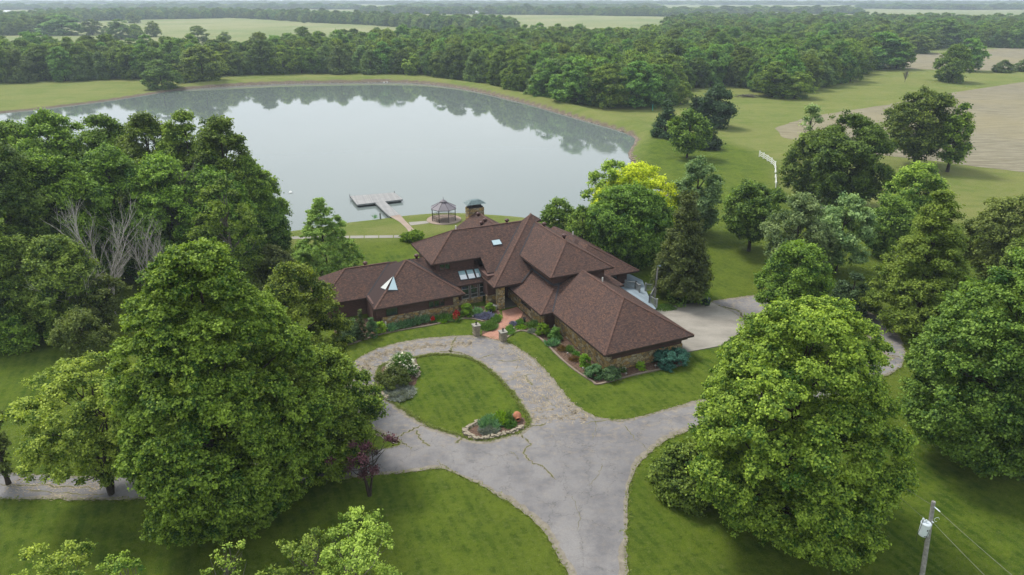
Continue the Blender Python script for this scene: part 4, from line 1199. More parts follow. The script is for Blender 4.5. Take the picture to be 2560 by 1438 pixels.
wires('power_line', (W2_, P(2545, 1520, 7.4)), 'lower thin power line running off to the lower right', .06)
wires('power_line', (W1, P(2120, 1110, 7.6)), 'upper thin power line running back behind the big tree', .2)
wires('power_line', (W2_ + Vector((-.3, 0, 0)), P(2120, 1120, 6.3)), 'lower dark power line running back into the big tree', .1)
mb = MB(); mb.tube([W1 - up_l, W1 - up_l + (P(2640, 1530, 8.3) - W1).normalized() * .55], .035, 6); mb.tube([W2_ - up_l, W2_ - up_l + (P(2545, 1520, 7.4) - W2_).normalized() * .25], .04, 6)
cc = W2_ - up_l + Vector((.3, -.1, .12)); mb.tube([cc + Vector((.16 * math.cos(a), 0, .16 * math.sin(a))) for a in [i * .7 for i in range(8)]], .014, 4); mb.build('insulator', M['galv'], up)

# pond details
g = P(727, 482, WZ); mb = MB(); mb.lathe([(0, .02), (.5, .03), (.32, .12), (.2, .32), (0, .4)], 12, tuple(g)); tag(mb.build('fountain_bubbler', M['white'], None, True), 'small white aerator bubbling on the open pond', 'fountain')
g = P(951, 544); mb = MB(); mb.box(g.x - .13, g.x + .13, g.y - .1, g.y + .1, -.5, .85); tag(mb.build('shore_post', M['rail']), 'short grey post standing at the water left of the dock', 'post')
for x, y, m_, h, lab in ((1517, 268, 'limestone', 1.4, 'pale marker post on grass by the wood edge'), (1631, 277, 'teal', 2.2, 'thin green marker pole behind the pine')):
    g = P(x, y); mb = MB(); mb.lathe([(.14, 0), (.14, h), (0, h + .1)], 8, tuple(g)); tag(mb.build('marker_post', M[m_]), lab, 'post')
def goose(x, y, rz, lab):
    g = P(x, y, WZ); o = empty('goose', g, rz, lab, 'goose')
    mb = MB(); mb.lathe([(0, -.45), (.12, -.35), (.22, -.1), (.22, .1), (.12, .32), (0, .42)], 10, (0, 0, .12), 0, Matrix.Rotation(math.pi / 2, 4, 'Y'))
    mb.tube([(.3, 0, .15), (.42, 0, .35), (.42, 0, .55), (.5, 0, .62), (.6, 0, .6)], [.08, .05, .045, .06, .02], 8)
    mb.build('body', M['white'], o, True)
goose(960, 206.5, .4, 'white goose on the far water, left of two'); goose(968, 206, 2.6, 'white goose on the far water, right of two')

# ------------------------------------------------------------------ foliage generator
def unit(v): return v / np.maximum(1e-9, np.linalg.norm(v, axis=1))[:, None]
def leaf_mesh(name, C, N, L, Wd, tint, material, rg, extra=None):
    n = len(C)
    rv = rg.normal(size=(n, 3)); a = unit(np.cross(N, rv)); b = np.cross(N, a)
    L = (L * rg.uniform(.65, 1.3, n))[:, None]; Wd = (Wd * rg.uniform(.65, 1.3, n))[:, None]
    fold = N * (Wd * .25)
    V = np.stack([C - a * L * .5, C - b * Wd * .5 + fold, C + a * L * .5, C + b * Wd * .5 + fold], 1).reshape(-1, 3)
    Q = np.arange(4 * n).reshape(n, 4)
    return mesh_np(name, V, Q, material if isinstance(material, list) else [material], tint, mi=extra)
PROF = dict(
    broad=[(0, .25), (.06, .62), (.2, .93), (.38, 1.0), (.58, .93), (.76, .72), (.9, .42), (1, .1)],
    skirt=[(0, .55), (.08, .82), (.25, 1.0), (.45, .95), (.65, .78), (.82, .52), (.93, .28), (1, .06)],
    domey=[(0, .62), (.1, .86), (.3, 1), (.5, .95), (.7, .80), (.85, .58), (.95, .36), (1, .15)],
    tall=[(0, .5), (.08, .78), (.25, 1.0), (.42, .98), (.6, .84), (.76, .63), (.9, .40), (1, .12)],
    round=[(0, .2), (.12, .62), (.3, .92), (.5, 1), (.7, .9), (.87, .6), (.96, .32), (1, .1)],
    oval=[(0, .3), (.1, .7), (.3, .98), (.5, 1), (.7, .82), (.85, .55), (1, .08)],
    cone=[(0, .85), (.08, 1), (.3, .82), (.55, .58), (.8, .3), (1, .03)],
    column=[(0, .55), (.15, .9), (.45, 1), (.7, .82), (.88, .5), (1, .12)],
    vase=[(0, .12), (.2, .4), (.45, .8), (.7, 1), (.87, .85), (1, .3)],
    dome=[(0, .9), (.2, 1), (.5, .86), (.8, .5), (1, .1)],
    flat=[(0, .95), (.4, 1), (.75, .75), (1, .25)],
)
def crown_data(prof, H, Rr, z0, nl, ls, seed, cover=2.3, lobe=.24, flatl=.85, rough=.14, puff=.30, gap=0.0, droop=0.0, inner=.22, updir=.45):
    """lobes > puffs > leaves spread through the crown volume; returns arrays and lobe centres"""
    rg = np.random.default_rng(seed)
    hp, rp_ = zip(*PROF[prof])
    CHt = H - z0
    # lobes
    hs = np.linspace(0, 1, 200); wgt = np.interp(hs, hp, rp_) + .12
    h = rg.choice(hs, nl, p=wgt / wgt.sum()) + rg.uniform(-.02, .02, nl)
    h = np.clip(h, .02, .95)
    th = (np.arange(nl) * 2.39996 + rg.uniform(-.5, .5, nl))
    env = np.interp(h, hp, rp_) * Rr
    # large-scale irregularity of the outline
    k1, k2, k3 = rg.uniform(0, 6.28, 3)
    env *= 1 + rough * (np.sin(2 * th + k1 + 3 * h) + .8 * np.sin(3 * th + k2 - 5 * h) + .7 * np.sin(5 * th + k3 + 7 * h)) * .6
    lr = lobe * Rr * rg.uniform(.65, 1.35, nl)
    inn = rg.random(nl) < inner
    rad = np.maximum(0, env - lr * .75) * np.where(inn, rg.uniform(.2, .7, nl), rg.uniform(.9, 1.06, nl))
    zc = z0 + h * CHt; zc = np.minimum(zc, H - lr * flatl * .75); zc -= droop * rad * .25
    LC = np.stack([rad * np.cos(th), rad * np.sin(th), zc], 1)
    # puffs on each lobe
    area = 4 * math.pi * (lobe * Rr) ** 2 * nl * .62
    nleaf = int(cover * area / (.5 * ls * ls * .78)); npf = max(8, int(area / (puff * puff * 3.2)))
    li = rg.integers(0, nl, npf); d = unit(rg.normal(size=(npf, 3)))
    outd = LC[li] - np.array([0, 0, z0 + CHt * .4]); outd = unit(outd)
    d = unit(d + outd * .55 + np.array([0, 0, .55]))
    PC = LC[li] + d * (lr[li] * np.where(rg.random(npf) < .22, rg.uniform(1.1, 1.5, npf), rg.uniform(.74, 1.1, npf)))[:, None] * np.array([1, 1, flatl])
    if gap: keep = rg.random(npf) > gap; PC, d, li = PC[keep], d[keep], li[keep]; npf = len(PC)
    pt = rg.normal(.0, .18, npf) + rg.normal(0, .12, nl)[li]
    pi = rg.integers(0, npf, nleaf)
    G3 = rg.normal(size=(nleaf, 3)); C = PC[pi] + G3 * puff * np.array([.62, .62, .42]); tipn = np.clip(np.sum(G3 * d[pi], 1), -1.5, 1.5)
    N = unit(d[pi] * .7 + np.array([0, 0, updir]) + rg.normal(size=(nleaf, 3)) * .55)
    tint = np.clip(.38 + pt[pi] + .16 * tipn + rg.normal(0, .2, nleaf), 0, 1)   # paler outward: young shoots, plus sunlit-top contrast put into the leaf colour
    C[:, 2] = np.maximum(C[:, 2], .05)
    return C, N, tint, LC, rg
def make_crown(kind, prof, H, Rr, z0, nl, ls, seed, **kw):
    C, N, tint, LC, rg = crown_data(prof, H, Rr, z0, nl, ls, seed, **kw)
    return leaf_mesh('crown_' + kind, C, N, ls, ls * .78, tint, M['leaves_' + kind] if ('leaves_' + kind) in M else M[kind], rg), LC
def make_trunk(H, z0, r, LC, seed, nlimb=26, material='bark', multi=1, reach=.93, top=.86):
    rs = random.Random(seed); mb = MB()
    lead = []
    for s in range(multi):
        a = rs.uniform(0, 6.28); sp = 0 if multi == 1 else H * .10
        p = [(0, 0, -.3), (sp * .3 * math.cos(a), sp * .3 * math.sin(a), max(.6, z0 * .6))]
        for k in range(1, 6):
            t = k / 5; zz = max(.6, z0 * .6) + (H * top - z0 * .6) * t
            p.append((sp * math.cos(a) * (.3 + t) + rs.gauss(0, H * .008), sp * math.sin(a) * (.3 + t) + rs.gauss(0, H * .008), zz))
        rr = r if multi == 1 else r * .62
        mb.tube(p, [rr * 1.35, rr] + [rr * (1 - .17 * k) for k in range(1, 6)], 8, cap=False); lead.append(p)
    idx = list(range(len(LC))); rs.shuffle(idx)
    for i in idx[:nlimb]:
        c = Vector(LC[i]); ln = rs.choice(lead); zt = max(z0 * .75, min(c.z - .1 * H, c.z * .72)); zt = min(zt, H * .7)
        f = (zt) / (H * top); k = min(len(ln) - 2, max(0, int(f * (len(ln) - 1)))); a = Vector(ln[k]).lerp(Vector(ln[k + 1]), .5)
        a.z = max(zt, z0 * .6) if multi == 1 else max(a.z, z0 * 1.15)
        m_ = a.lerp(c, .5) + Vector((rs.gauss(0, .03 * H), rs.gauss(0, .03 * H), -.02 * H)); e = a.lerp(c, reach)
        mb.tube([a, m_, e], [r * .32, r * .2, r * .06], 5, cap=False)
    me = bpy.data.meshes.new('trunk'); me.from_pydata(mb.v, [], mb.f); me.update(); me.materials.append(M[material])
    me.polygons.foreach_set('use_smooth', [True] * len(mb.f))
    return me

def place_tree(name, lab, cat, crown_me, trunk_me, loc, rz=0, sc=(1, 1, 1), group=None):
    o = empty(name, loc, rz, lab, cat, group); o.scale = sc
    link('trunk', trunk_me, o); link('crown', crown_me, o)
    return o
def tree_px(kind, prof, bx, by, ty, wpx, lab, name='tree', cat='tree', z0f=.14, nl=None, seed=0, ls=None, trunk='bark', multi=1, tr=None, group=None, H=None, xoff=0, **kw):
    """a tree whose foot is seen at (bx,by), top at row ty, crown wpx wide"""
    g = P(bx, by); dpt = depth_at(g.y)
    H = H or height_at(ty, g.y)
    Rr = wpx / FPX * depth_at(g.y, H * .45) / 2 * .88
    g.x = (bx - 1280) / FPX * depth_at(g.y, H * .45)
    ls = ls or max(.23, dpt * .0031)
    nl = nl or int(min(220, max(60, 16 * (H * Rr) ** .5))); kw.setdefault('lobe', .19)
    cr_, LC = make_crown(kind, prof, H, Rr, H * z0f, nl, ls, seed or int(bx + by), puff=kw.pop('puff', max(.34, ls * 1.5)), **kw)
    tm = make_trunk(H, H * z0f, tr or .018 * H + .05, LC, seed + 5, material=trunk, multi=multi)
    return place_tree(name, lab, cat, cr_, tm, (g.x + xoff, g.y, 0), 0, (1, 1, 1), group)

for k in FOL: M[k] = M[k]
# --- big trees in front
T = tree_px
T('maple', 'tall', 556, 1285, 608, 515, 'tallest broad maple filling the left foreground', name='maple_tree', z0f=.04, nl=520, seed=112, lobe=.125, rough=.15, cover=2.0, ls=.20, puff=.23, flatl=.8, inner=.26, gap=.06)
T('maple', 'oval', 752, 1010, 662, 255, 'green maple whose crown hides the left end of the house', name='maple_tree', z0f=.05, nl=160, seed=13, lobe=.17, rough=.16)
T('maple', 'broad', 805, 1180, 880, 285, 'low spreading maple leaning over the drive right of the largest maple', name='maple_tree', z0f=.06, nl=170, seed=14, lobe=.16, rough=.2, ls=.21)
T('maple_bright', 'round', 240, 1235, 915, 360, 'spreading low tree with pale shoots over the left drive', name='ash_tree', z0f=.16, nl=190, seed=15, lobe=.12, rough=.2, gap=.5, cover=1.4, multi=3, tr=.26, xoff=0, inner=.3, ls=.2)
T('maple', 'domey', 1980, 1300, 768, 560, 'largest maple of the right foreground beside the utility pole', name='maple_tree', z0f=.07, nl=400, seed=16, lobe=.12, rough=.19, cover=1.9, gap=.15, ls=.20, puff=.23, flatl=.7)
T('oak', 'flat', 1712, 1230, 1125, 165, 'rounded shrub at the left foot of the largest right maple', name='shrub', cat='shrub', z0f=.02, seed=17, lobe=.3)
T('oak', 'skirt', 2515, 1150, 640, 450, 'large dark tree filling the right edge of the photo', name='oak_tree', z0f=.08, nl=380, seed=18, lobe=.12, rough=.14, cover=2.0, ls=.23)
T('grove', 'round', 1985, 850, 612, 200, 'mid size round maple between the parking pad and pale twin trees', name='maple_tree', z0f=.1, seed=19, rough=.1)
T('cypress', 'cone', 2318, 820, 470, 290, 'feathery lime green cypress on the right lawn', name='cypress_tree', z0f=.05, nl=330, seed=20, lobe=.11, rough=.10, gap=.2, flatl=.5, cover=2.3, updir=.8, inner=.3)
T('pine', 'dome', 2128, 790, 685, 95, 'small dark evergreen shrub left of the feathery cypress', name='shrub', cat='shrub', z0f=.02, seed=21)
T('silver', 'oval', 1990, 700, 492, 165, 'left of the pale silvery green twin trees', name='pear_tree', z0f=.12, seed=22, rough=.2, nl=70, lobe=.22)
T('silver', 'oval', 2103, 682, 498, 165, 'right of the pale silvery green twin trees with bare dark trunk', name='pear_tree', z0f=.16, seed=23, rough=.18, nl=70, lobe=.22)
T('oak', 'round', 1882, 628, 458, 155, 'dark round tree with visible trunk behind the rear lawn', name='oak_tree', z0f=.18, seed=24, rough=.16)
T('silver', 'oval', 1742, 585, 398, 135, 'pale willowy tree rising behind the yellow tree', name='willow_tree', z0f=.06, seed=25, rough=.15, gap=.1)
T('spruce', 'cone', 1708, 745, 486, 165, 'dark olive spruce standing beside the rear deck', name='spruce_tree', z0f=.08, nl=130, seed=26, lobe=.19, rough=.16, flatl=.55, cover=2.5, tr=.3)
T('grove', 'round', 1572, 655, 480, 235, 'broad dark green maple behind the right end of the house', name='maple_tree', z0f=.06, nl=110, seed=27, lobe=.21, rough=.14)
T('grove', 'dome', 1722, 752, 705, 105, 'low dark green bush mass under the spruce by the deck', name='shrub', cat='shrub', z0f=.02, seed=28)
T('yellow', 'dome', 1595, 590, 422, 260, 'golden yellow leaved tree on the pond bank', name='locust_tree', z0f=.25, nl=80, seed=29, lobe=.15, rough=.2, gap=.25, cover=1.9)
T('lime', 'round', 1535, 565, 410, 165, 'open bright green tree left behind the golden one', name='locust_tree', z0f=.2, nl=60, seed=30, lobe=.17, rough=.25, gap=.35, cover=1.7)
T('grove', 'round', 1398, 612, 503, 98, 'small green tree peeking over the roof ridge', name='tree', z0f=.08, seed=31, rough=.12)
T('grove', 'oval', 1455, 640, 520, 90, 'narrow green tree between the small ridge tree and broad maple', name='tree', z0f=.08, seed=32, rough=.12)
T('oak', 'round', 2118, 520, 300, 225, 'large spreading dark tree on the lawn edge below the field', name='oak_tree', z0f=.05, nl=110, seed=33, lobe=.2, rough=.12)
T('oak', 'round', 2030, 500, 335, 140, 'dark tree left behind the large spreading lawn edge tree', name='oak_tree', z0f=.05, seed=34)
T('silver', 'column', 2022, 420, 262, 60, 'thin airy grey green tree rising at the field corner', name='tree', z0f=.1, seed=35, gap=.4, cover=1.4)
T('oak', 'round', 2302, 415, 232, 180, 'large dark oak with bare trunk in front of the ploughed field', name='oak_tree', z0f=.16, nl=90, seed=36, lobe=.2, rough=.14)
T('grove', 'column', 2386, 430, 262, 80, 'slender leaning tree right of the dark oak', name='tree', z0f=.2, seed=37, rough=.2)
T('maple_bright', 'round', 2285, 590, 415, 155, 'round tree with pale tips behind the feathery cypress', name='tree', z0f=.06, seed=38)
T('oak', 'round', 2215, 640, 500, 130, 'dark tree between the right twin and the feathery cypress', name='tree', z0f=.06, seed=39)
T('olive', 'round', 2505, 720, 500, 200, 'dark bushy tree at the right edge above the large one', name='tree', z0f=.05, seed=40)
T('oak', 'round', 2570, 790, 585, 150, 'tree cut by the right photo edge between two dark trees', name='tree', z0f=.05, seed=41)
# conifers on the pond meadow
T('pine', 'cone', 1665, 353, 253, 72, 'blue green pine nearest the pond corner', name='pine_tree', z0f=.12, nl=70, seed=42, lobe=.2, flatl=.4, rough=.2, gap=.15)
T('pine', 'skirt', 1790, 318, 214, 96, 'wide dark pine at the back of the meadow group', name='pine_tree', z0f=.04, nl=80, seed=43, lobe=.22, flatl=.55)
T('pine', 'cone', 1740, 315, 243, 58, 'narrow dark pine left in front of the wide one', name='pine_tree', z0f=.05, seed=44, flatl=.5)
T('grove', 'round', 1722, 395, 284, 98, 'round deciduous tree in front of the meadow pines', name='tree', z0f=.16, seed=45)
T('pine', 'cone', 1768, 372, 318, 70, 'low dark pine right of the round meadow tree', name='pine_tree', z0f=.03, seed=46, flatl=.4)
# left grove along the pond
G_ = [('grove', 60, 560, 312, 190, 51), ('grove', 165, 590, 290, 210, 52), ('grove', 285, 600, 300, 190, 53), ('grove', 390, 615, 292, 180, 54), ('grove', 490, 625, 284, 170, 55), ('grove', 575, 640, 296, 165, 56),
      ('grove', 630, 640, 400, 150, 57), ('oak', 40, 760, 370, 240, 58), ('grove', 160, 720, 400, 230, 59), ('grove', 300, 690, 380, 230, 60), ('grove', 430, 690, 400, 210, 61), ('grove', 540, 670, 420, 190, 62),
      ('oak', 5, 840, 560, 190, 63), ('oak', 160, 830, 600, 190, 64), ('grove', -90, 700, 400, 230, 65), ('grove', 665, 645, 480, 105, 67), ('lime', -70, 590, 350, 200, 68)]
WH = ['first', 'second', 'third', 'fourth', 'fifth', 'sixth']
GL = ['pond side tree at the far left end of the dense left grove', 'pond side tree of the left grove, second from its left end', 'pond side tree of the left grove above the dead white tree', 'middle pond side tree in the back row of the left grove',
      'tall tree of the left grove above the bare brown snag', 'tallest ragged tree at the pond side of the left grove', 'tree on the right flank of the left grove against open water', 'dark tree at the left photo edge in front of the grove',
      'dark tree of the left grove just left of the dead white trees', 'tree of the left grove directly behind the dead white tree', 'tree of the left grove between dead tree and bare brown snag', 'tree of the left grove behind the lighter aspen',
      'dark low tree at the left edge below the grove', 'dark underwood tree left of the dead white branches', 'grove tree mostly cut off by the left photo edge', 'lowest ragged tree at the right tip of the left grove', 'bright green tree at the left edge by the pond meadow']
for (k, bx, by, ty, wp, sd), lb in zip(G_, GL): T(k, 'broad', bx, by, ty, wp * 1.1, lb, name='grove_tree', z0f=.03, seed=sd, rough=.2, nl=190, lobe=.19, flatl=1.0, cover=2.2, group='trees of the left grove')
T('lime', 'oval', 575, 745, 445, 165, 'lighter green aspen in front of the left grove', name='aspen_tree', z0f=.12, nl=80, seed=71, lobe=.18, rough=.25, trunk='bark_grey', cover=2.0, gap=.12) if False else T('grove', 'oval', 575, 745, 445, 165, 'lighter green aspen with pale trunk in front of the left grove', name='aspen_tree', z0f=.12, nl=80, seed=71, lobe=.18, rough=.25, trunk='bark_grey', cover=2.0, gap=.15)
T('spruce', 'dome', 690, 740, 618, 130, 'dark low pine between the aspen and the wing roof', name='pine_tree', z0f=.03, seed=72, flatl=.5)
T('feather', 'cone', 808, 692, 496, 220, 'feathery young bald cypress behind the left house wing', name='cypress_tree', z0f=.04, nl=420, seed=73, lobe=.085, rough=.3, flatl=.6, gap=.4, cover=1.7, updir=.8, puff=.2, ls=.2, trunk='bark', tr=.14)
T('olive', 'round', 205, 905, 785, 130, 'grey green shrubby tree at the left lawn edge', name='shrub', cat='shrub', z0f=.04, seed=74)
T('olive', 'vase', 255, 830, 700, 120, 'sparse pale tree under the dead white branches', name='tree', z0f=.1, seed=75, gap=.4, cover=1.4)
T('grove', 'flat', 60, 850, 770, 200, 'leafy undergrowth clump at the left lawn corner', name='shrub', cat='shrub', z0f=.02, seed=76)
T('olive', 'vase', -8, 1210, 1010, 90, 'small tree cut by the left photo edge beside the drive', name='tree', z0f=.1, seed=77, gap=.2)
# foreground tops whose feet are below the photo
def front_top(kind, x, ty, wpx, Hh, lab, seed, prof='vase', **kw):
    # choose the distance at which a plant of height Hh tops out at row ty
    v = (719 - ty) / FPX; t = (Hh - CH) / (-SP + v * CP); Yg = (CP + v * SP) * t; Xg = (x - 1280) / FPX * t
    Rr = wpx / FPX * t / 2 * .7
    cr_, LC = make_crown(kind, prof, Hh, Rr, Hh * .15, kw.pop('nl', 80), .15, seed, puff=.2, lobe=.15, rough=.4, cover=kw.pop('cover', 1.5) * .8, gap=kw.pop('gap', .4), **kw)
    tm = make_trunk(Hh, Hh * .15, .14, LC, seed, 40, 'bark_grey', 3, .97)
    place_tree('sapling', lab, 'tree', cr_, tm, (Xg, Yg, 0))
front_top('young', 890, 1325, 330, 9, 'light green young tree rising at the bottom edge, centre', 81, cover=1.5)
front_top('young', 740, 1345, 200, 8, 'light green sapling at the bottom edge left of the taller one', 82, cover=1.4)
front_top('young', 560, 1365, 130, 8, 'sparse pale sapling at the bottom edge with bare grey stems', 83, cover=.8, gap=.5)
front_top('maple_bright', 110, 1392, 290, 9, 'bright young tree cut by the bottom left photo edge', 84, cover=1.7)
front_top('maple_bright', 290, 1395, 150, 8, 'small bright sapling right of the one in the bottom left corner', 85)
# purple plum by the drive
T('purple', 'vase', 918, 1240, 1095, 150, 'purple leaved plum with bare stems beside the drive', name='plum_tree', z0f=.25, nl=40, seed=86, lobe=.13, rough=.4, gap=.62, cover=.8, multi=3, tr=.16, ls=.17)

# --- dead trees
def dead_tree(bx, by, ty, wpx, lab, seed, lean=0.0, trunk='deadwood', xo=0):
    g = P(bx, by); Hh = height_at(ty, g.y); wd = wpx / FPX * depth_at(g.y) / 2
    rs = random.Random(seed); o = empty('dead_tree', (g.x, g.y, 0), 0, lab, 'dead tree'); mb = MB()
    def grow(p, d, L, r, lev):
        pts_ = [p]; q = p.copy(); dd = d.copy()
        for i in range(5):
            dd = (dd + Vector((rs.gauss(0, .10), rs.gauss(0, .10), .035))).normalized(); q = q + dd * L / 5; pts_.append(q.copy())
        mb.tube(pts_, [r, r * .85, r * .7, r * .55, r * .42, r * .28], 5 if lev > 1 else 7, cap=False)
        if lev < 3:
            for i in range((10, 7, 5, 3)[lev]):
                t = rs.uniform(.15, 1) if lev else rs.uniform(.3, 1); k = min(4, int(t * 5)); s = pts_[k].lerp(pts_[k + 1], t * 5 - k)
                a = rs.uniform(0, 6.28) if lev else i * 2.4; sd_2 = Vector((math.cos(a), math.sin(a), 0)); spr = rs.uniform(.35, .75) * (wd / Hh * 4.2 if lev == 0 else 1.1)
                nd = (dd * .9 + sd_2 * spr + Vector((0, 0, .22))).normalized()
                grow(s, nd, L * (rs.uniform(1.1, 1.7) if lev == 0 else rs.uniform(.35, .6)), r * (.55, .42, .5, .6)[lev], lev + 1)
    grow(Vector((0, 0, -.2)), Vector((lean, 0, 1)).normalized(), Hh * .36, .14, 0)
    mb.build('trunk', M[trunk], o, True)
dead_tree(290, 790, 520, 130, 'tall dead white branched tree in front of the left grove', 3, -.05)
dead_tree(275, 810, 600, 170, 'leaning dead white branched tree at the left of the pair', 5, -.45)
dead_tree(362, 760, 570, 80, 'slimmer dead grey tree right of the tall dead white one', 8, .1)
dead_tree(492, 700, 440, 60, 'bare brown snag at the left of the aspen', 9, -.05, 'bark_grey')
dead_tree(2262, 205, 172, 14, 'small bare snag standing alone in the right meadow', 12, .1, 'bark_grey')

# --- bushes and bed plants
def bush(kind, x, y, wpx, hpx, lab, name='shrub', cat='shrub', prof='flat', ls=.13, seed=0, group=None, cover=3.0, **kw):
    g = P(x, y); dp = depth_at(g.y); Rr = wpx / FPX * dp / 2; Hh = max(.35, hpx / FPX * dp * 1.05)
    cr_, LC = make_crown(kind, prof, Hh, Rr, .03, kw.pop('nl', 22), ls, seed or int(x * 3 + y), puff=.16, lobe=kw.pop('lobe', .34), cover=cover, rough=.06, **kw)
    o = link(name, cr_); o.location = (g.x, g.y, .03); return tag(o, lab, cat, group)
bush('bushy', 1030, 601, 52, 20, 'wide bright green clipped bush at the end of the shore path', ls=.2)
bush('bushy', 950, 832, 28, 24, 'bright round bush at the left wall corner'); bush('bushy', 1169, 790, 28, 28, 'yellow green round bush below the tall windows')
bush('bushy', 1225, 779, 20, 20, 'small round bush behind the black planter left of the walk'); bush('bushy', 1358, 838, 29, 28, 'bright yellow green globe bush in the right bed')
bush('bed', 1388, 848, 30, 26, 'darker round bush right of the bright globe bush'); bush('bushy', 1461, 914, 28, 26, 'bright globe bush along the garage side wall')
bush('bushy', 1602, 922, 20, 14, 'small bright bush under the garage end wall', cover=2.5)
bush('juniper', 1487, 940, 44, 24, 'spreading green juniper at the bed corner, left of two'); bush('juniper', 1528, 947, 44, 24, 'spreading green juniper at the bed corner, right of two')
bush('bluejun', 1672, 906, 90, 34, 'wide blue green juniper at the garage corner', updir=.7, lobe=.26)
bush('spruce', 905, 848, 26, 76, 'tall pointed juniper by the left siding wall', prof='cone', lobe=.3, nl=40, cover=2.6); bush('juniper', 886, 846, 40, 50, 'loose dark shrub left of the pointed juniper', prof='dome', cover=2.2)
bush('juniper', 930, 842, 30, 46, 'loose dark shrub right of the pointed juniper', prof='dome', cover=2.2); bush('juniper', 862, 858, 50, 60, 'dark shrub at the left end of the long bed', prof='dome', cover=2.2)
bush('olive', 984, 962, 74, 40, 'olive green spreading juniper on the island', lobe=.3); bush('bed', 1014, 906, 30, 22, 'small green bush at the top of the island bed')
def spikes(kind, x, y, wpx, dpx, hm, n, lab, cat='flower clump', name='flower_clump', wd=.05, bloom=None, nb=0, spread=.35, seed=0, group=None):
    g = P(x, y); dp = depth_at(g.y); a = wpx / FPX * dp / 2; gy_ = abs(P(x, y - dpx / 2).y - g.y)
    rg = np.random.default_rng(seed or int(x + 7 * y)); th = rg.uniform(0, 6.28, n); r = np.sqrt(rg.random(n))
    B = np.stack([a * r * np.cos(th), gy_ * r * np.sin(th), np.zeros(n)], 1)
    T_ = B + np.stack([rg.normal(0, spread * hm, n), rg.normal(0, spread * hm, n), hm * rg.uniform(.45, 1.2, n) * (1.08 - .55 * r ** 2) * (.8 + .3 * np.sin(th * 3 + r * 5))], 1)
    u = unit(np.stack([rg.normal(size=n), rg.normal(size=n), np.zeros(n)], 1)) * wd; mdl = (B + T_) / 2 + np.array([0, 0, .1 * hm])
    V_ = np.stack([B, mdl - u, T_, mdl + u], 1).reshape(-1, 3); tint = rg.uniform(.1, .9, n); mi = np.zeros(n, int); mats = [M[kind]]
    Q_ = np.arange(4 * n).reshape(n, 4)
    if bloom:
        mats.append(M[bloom]); th = rg.uniform(0, 6.28, nb); r = np.sqrt(rg.random(nb))
        C = np.stack([a * r * np.cos(th), gy_ * r * np.sin(th), hm * rg.uniform(.6, 1.2, nb) * (1.08 - .5 * r ** 2)], 1); e = rg.normal(size=(nb, 3)) * .055; f = rg.normal(size=(nb, 3)) * .055
        V2 = np.stack([C - e, C - f, C + e, C + f], 1).reshape(-1, 3); Q_ = np.concatenate([Q_, np.arange(4 * nb).reshape(nb, 4) + len(V_)]); V_ = np.concatenate([V_, V2])
        tint = np.concatenate([tint, rg.random(nb)]); mi = np.concatenate([mi, np.ones(nb, int)])
    o = link(name, mesh_np(name, V_, Q_, mats, tint, mi=mi)); o.location = (g.x, g.y, .03); return tag(o, lab, cat, group)
for x, y, w_, lb in ((981, 824, 22, 'iris clump at the left end of the long bed'), (1003, 818, 26, 'iris clump second from the left end of the long bed'), (1022, 814, 26, 'iris clump in the middle of the long bed'), (1041, 809, 24, 'iris clump just left of the small red roses'), (1062, 803, 24, 'pale iris clump right beside the small red roses')):
    spikes('iris', x, y, w_, 14, .85, 420, lb, group='irises along the left bed')
spikes('bed', 1110, 800, 46, 14, .8, 900, 'dark green clump under the small triple window')
spikes('bushy', 1106, 805, 26, 8, .4, 400, 'low yellow green clump in front of the dark one')
spikes('bed', 1083, 805, 10, 8, .6, 120, 'small red rose bush between iris clumps', name='rose_bush', cat='rose bush', bloom='red_bloom', nb=70)
spikes('bed', 1141, 798, 18, 20, .9, 260, 'large red rose bush at the stone wall end', name='rose_bush', cat='rose bush', bloom='red_bloom', nb=180)
spikes('iris', 1194, 784, 30, 12, .8, 500, 'blue green iris clump behind the lavender'); spikes('lavender', 1212, 793, 52, 14, .55, 1500, 'violet lavender drift left of the brick walk')
spikes('bed', 1240, 800, 24, 18, .5, 700, 'green clump at the bend of the brick walk'); spikes('bed', 1222, 818, 44, 22, .55, 1500, 'green ground cover left of the brick walk')
spikes('bushy', 1247, 795, 16, 10, .35, 250, 'yellow green clump at the walk bend', spread=.6); spikes('lavender', 1282, 812, 16, 8, .5, 250, 'purple flower clump on the right of the walk'); spikes('bed', 1275, 828, 24, 22, .5, 700, 'green ground cover at the right pier')
spikes('bushy', 1303, 820, 28, 12, .3, 500, 'bright low plants right of the walk'); spikes('bed', 1300, 808, 20, 12, .5, 400, 'dark green clump by the right planter'); spikes('bed', 1330, 816, 22, 18, .6, 500, 'grassy clump left of the globe bush', spread=.5)
spikes('catmint', 1330, 831, 22, 8, .45, 400, 'grey blue clump below the globe bush'); spikes('iris', 1380, 862, 36, 12, .75, 600, 'iris clump below the dark round bush')
spikes('iris', 1340, 812, 16, 10, .6, 250, 'iris tuft beside the stone wall of the entrance wing')
spikes('rust', 1405, 875, 22, 12, .5, 300, 'rust leaved plant below the right iris clump'); spikes('bed', 1424, 876, 16, 14, .6, 250, 'upright green plant along the garage wall'); spikes('rust', 1436, 900, 26, 12, .5, 350, 'rust leaved plant left of the garage globe bush')
spikes('bed', 1440, 888, 18, 10, .5, 250, 'green tuft right above the rust plant'); spikes('bed', 1558, 930, 14, 8, .6, 150, 'small green rose tuft in front of the garage end wall', bloom='white_bloom', nb=14)
spikes('catmint', 1000, 985, 74, 40, .5, 2200, 'grey violet catmint drift at the left end of the island', spread=.5)
rb = bush('bed', 1003, 934, 72, 42, 'white flowering rose shrub on the island', name='rose_bush', cat='rose bush', prof='dome')
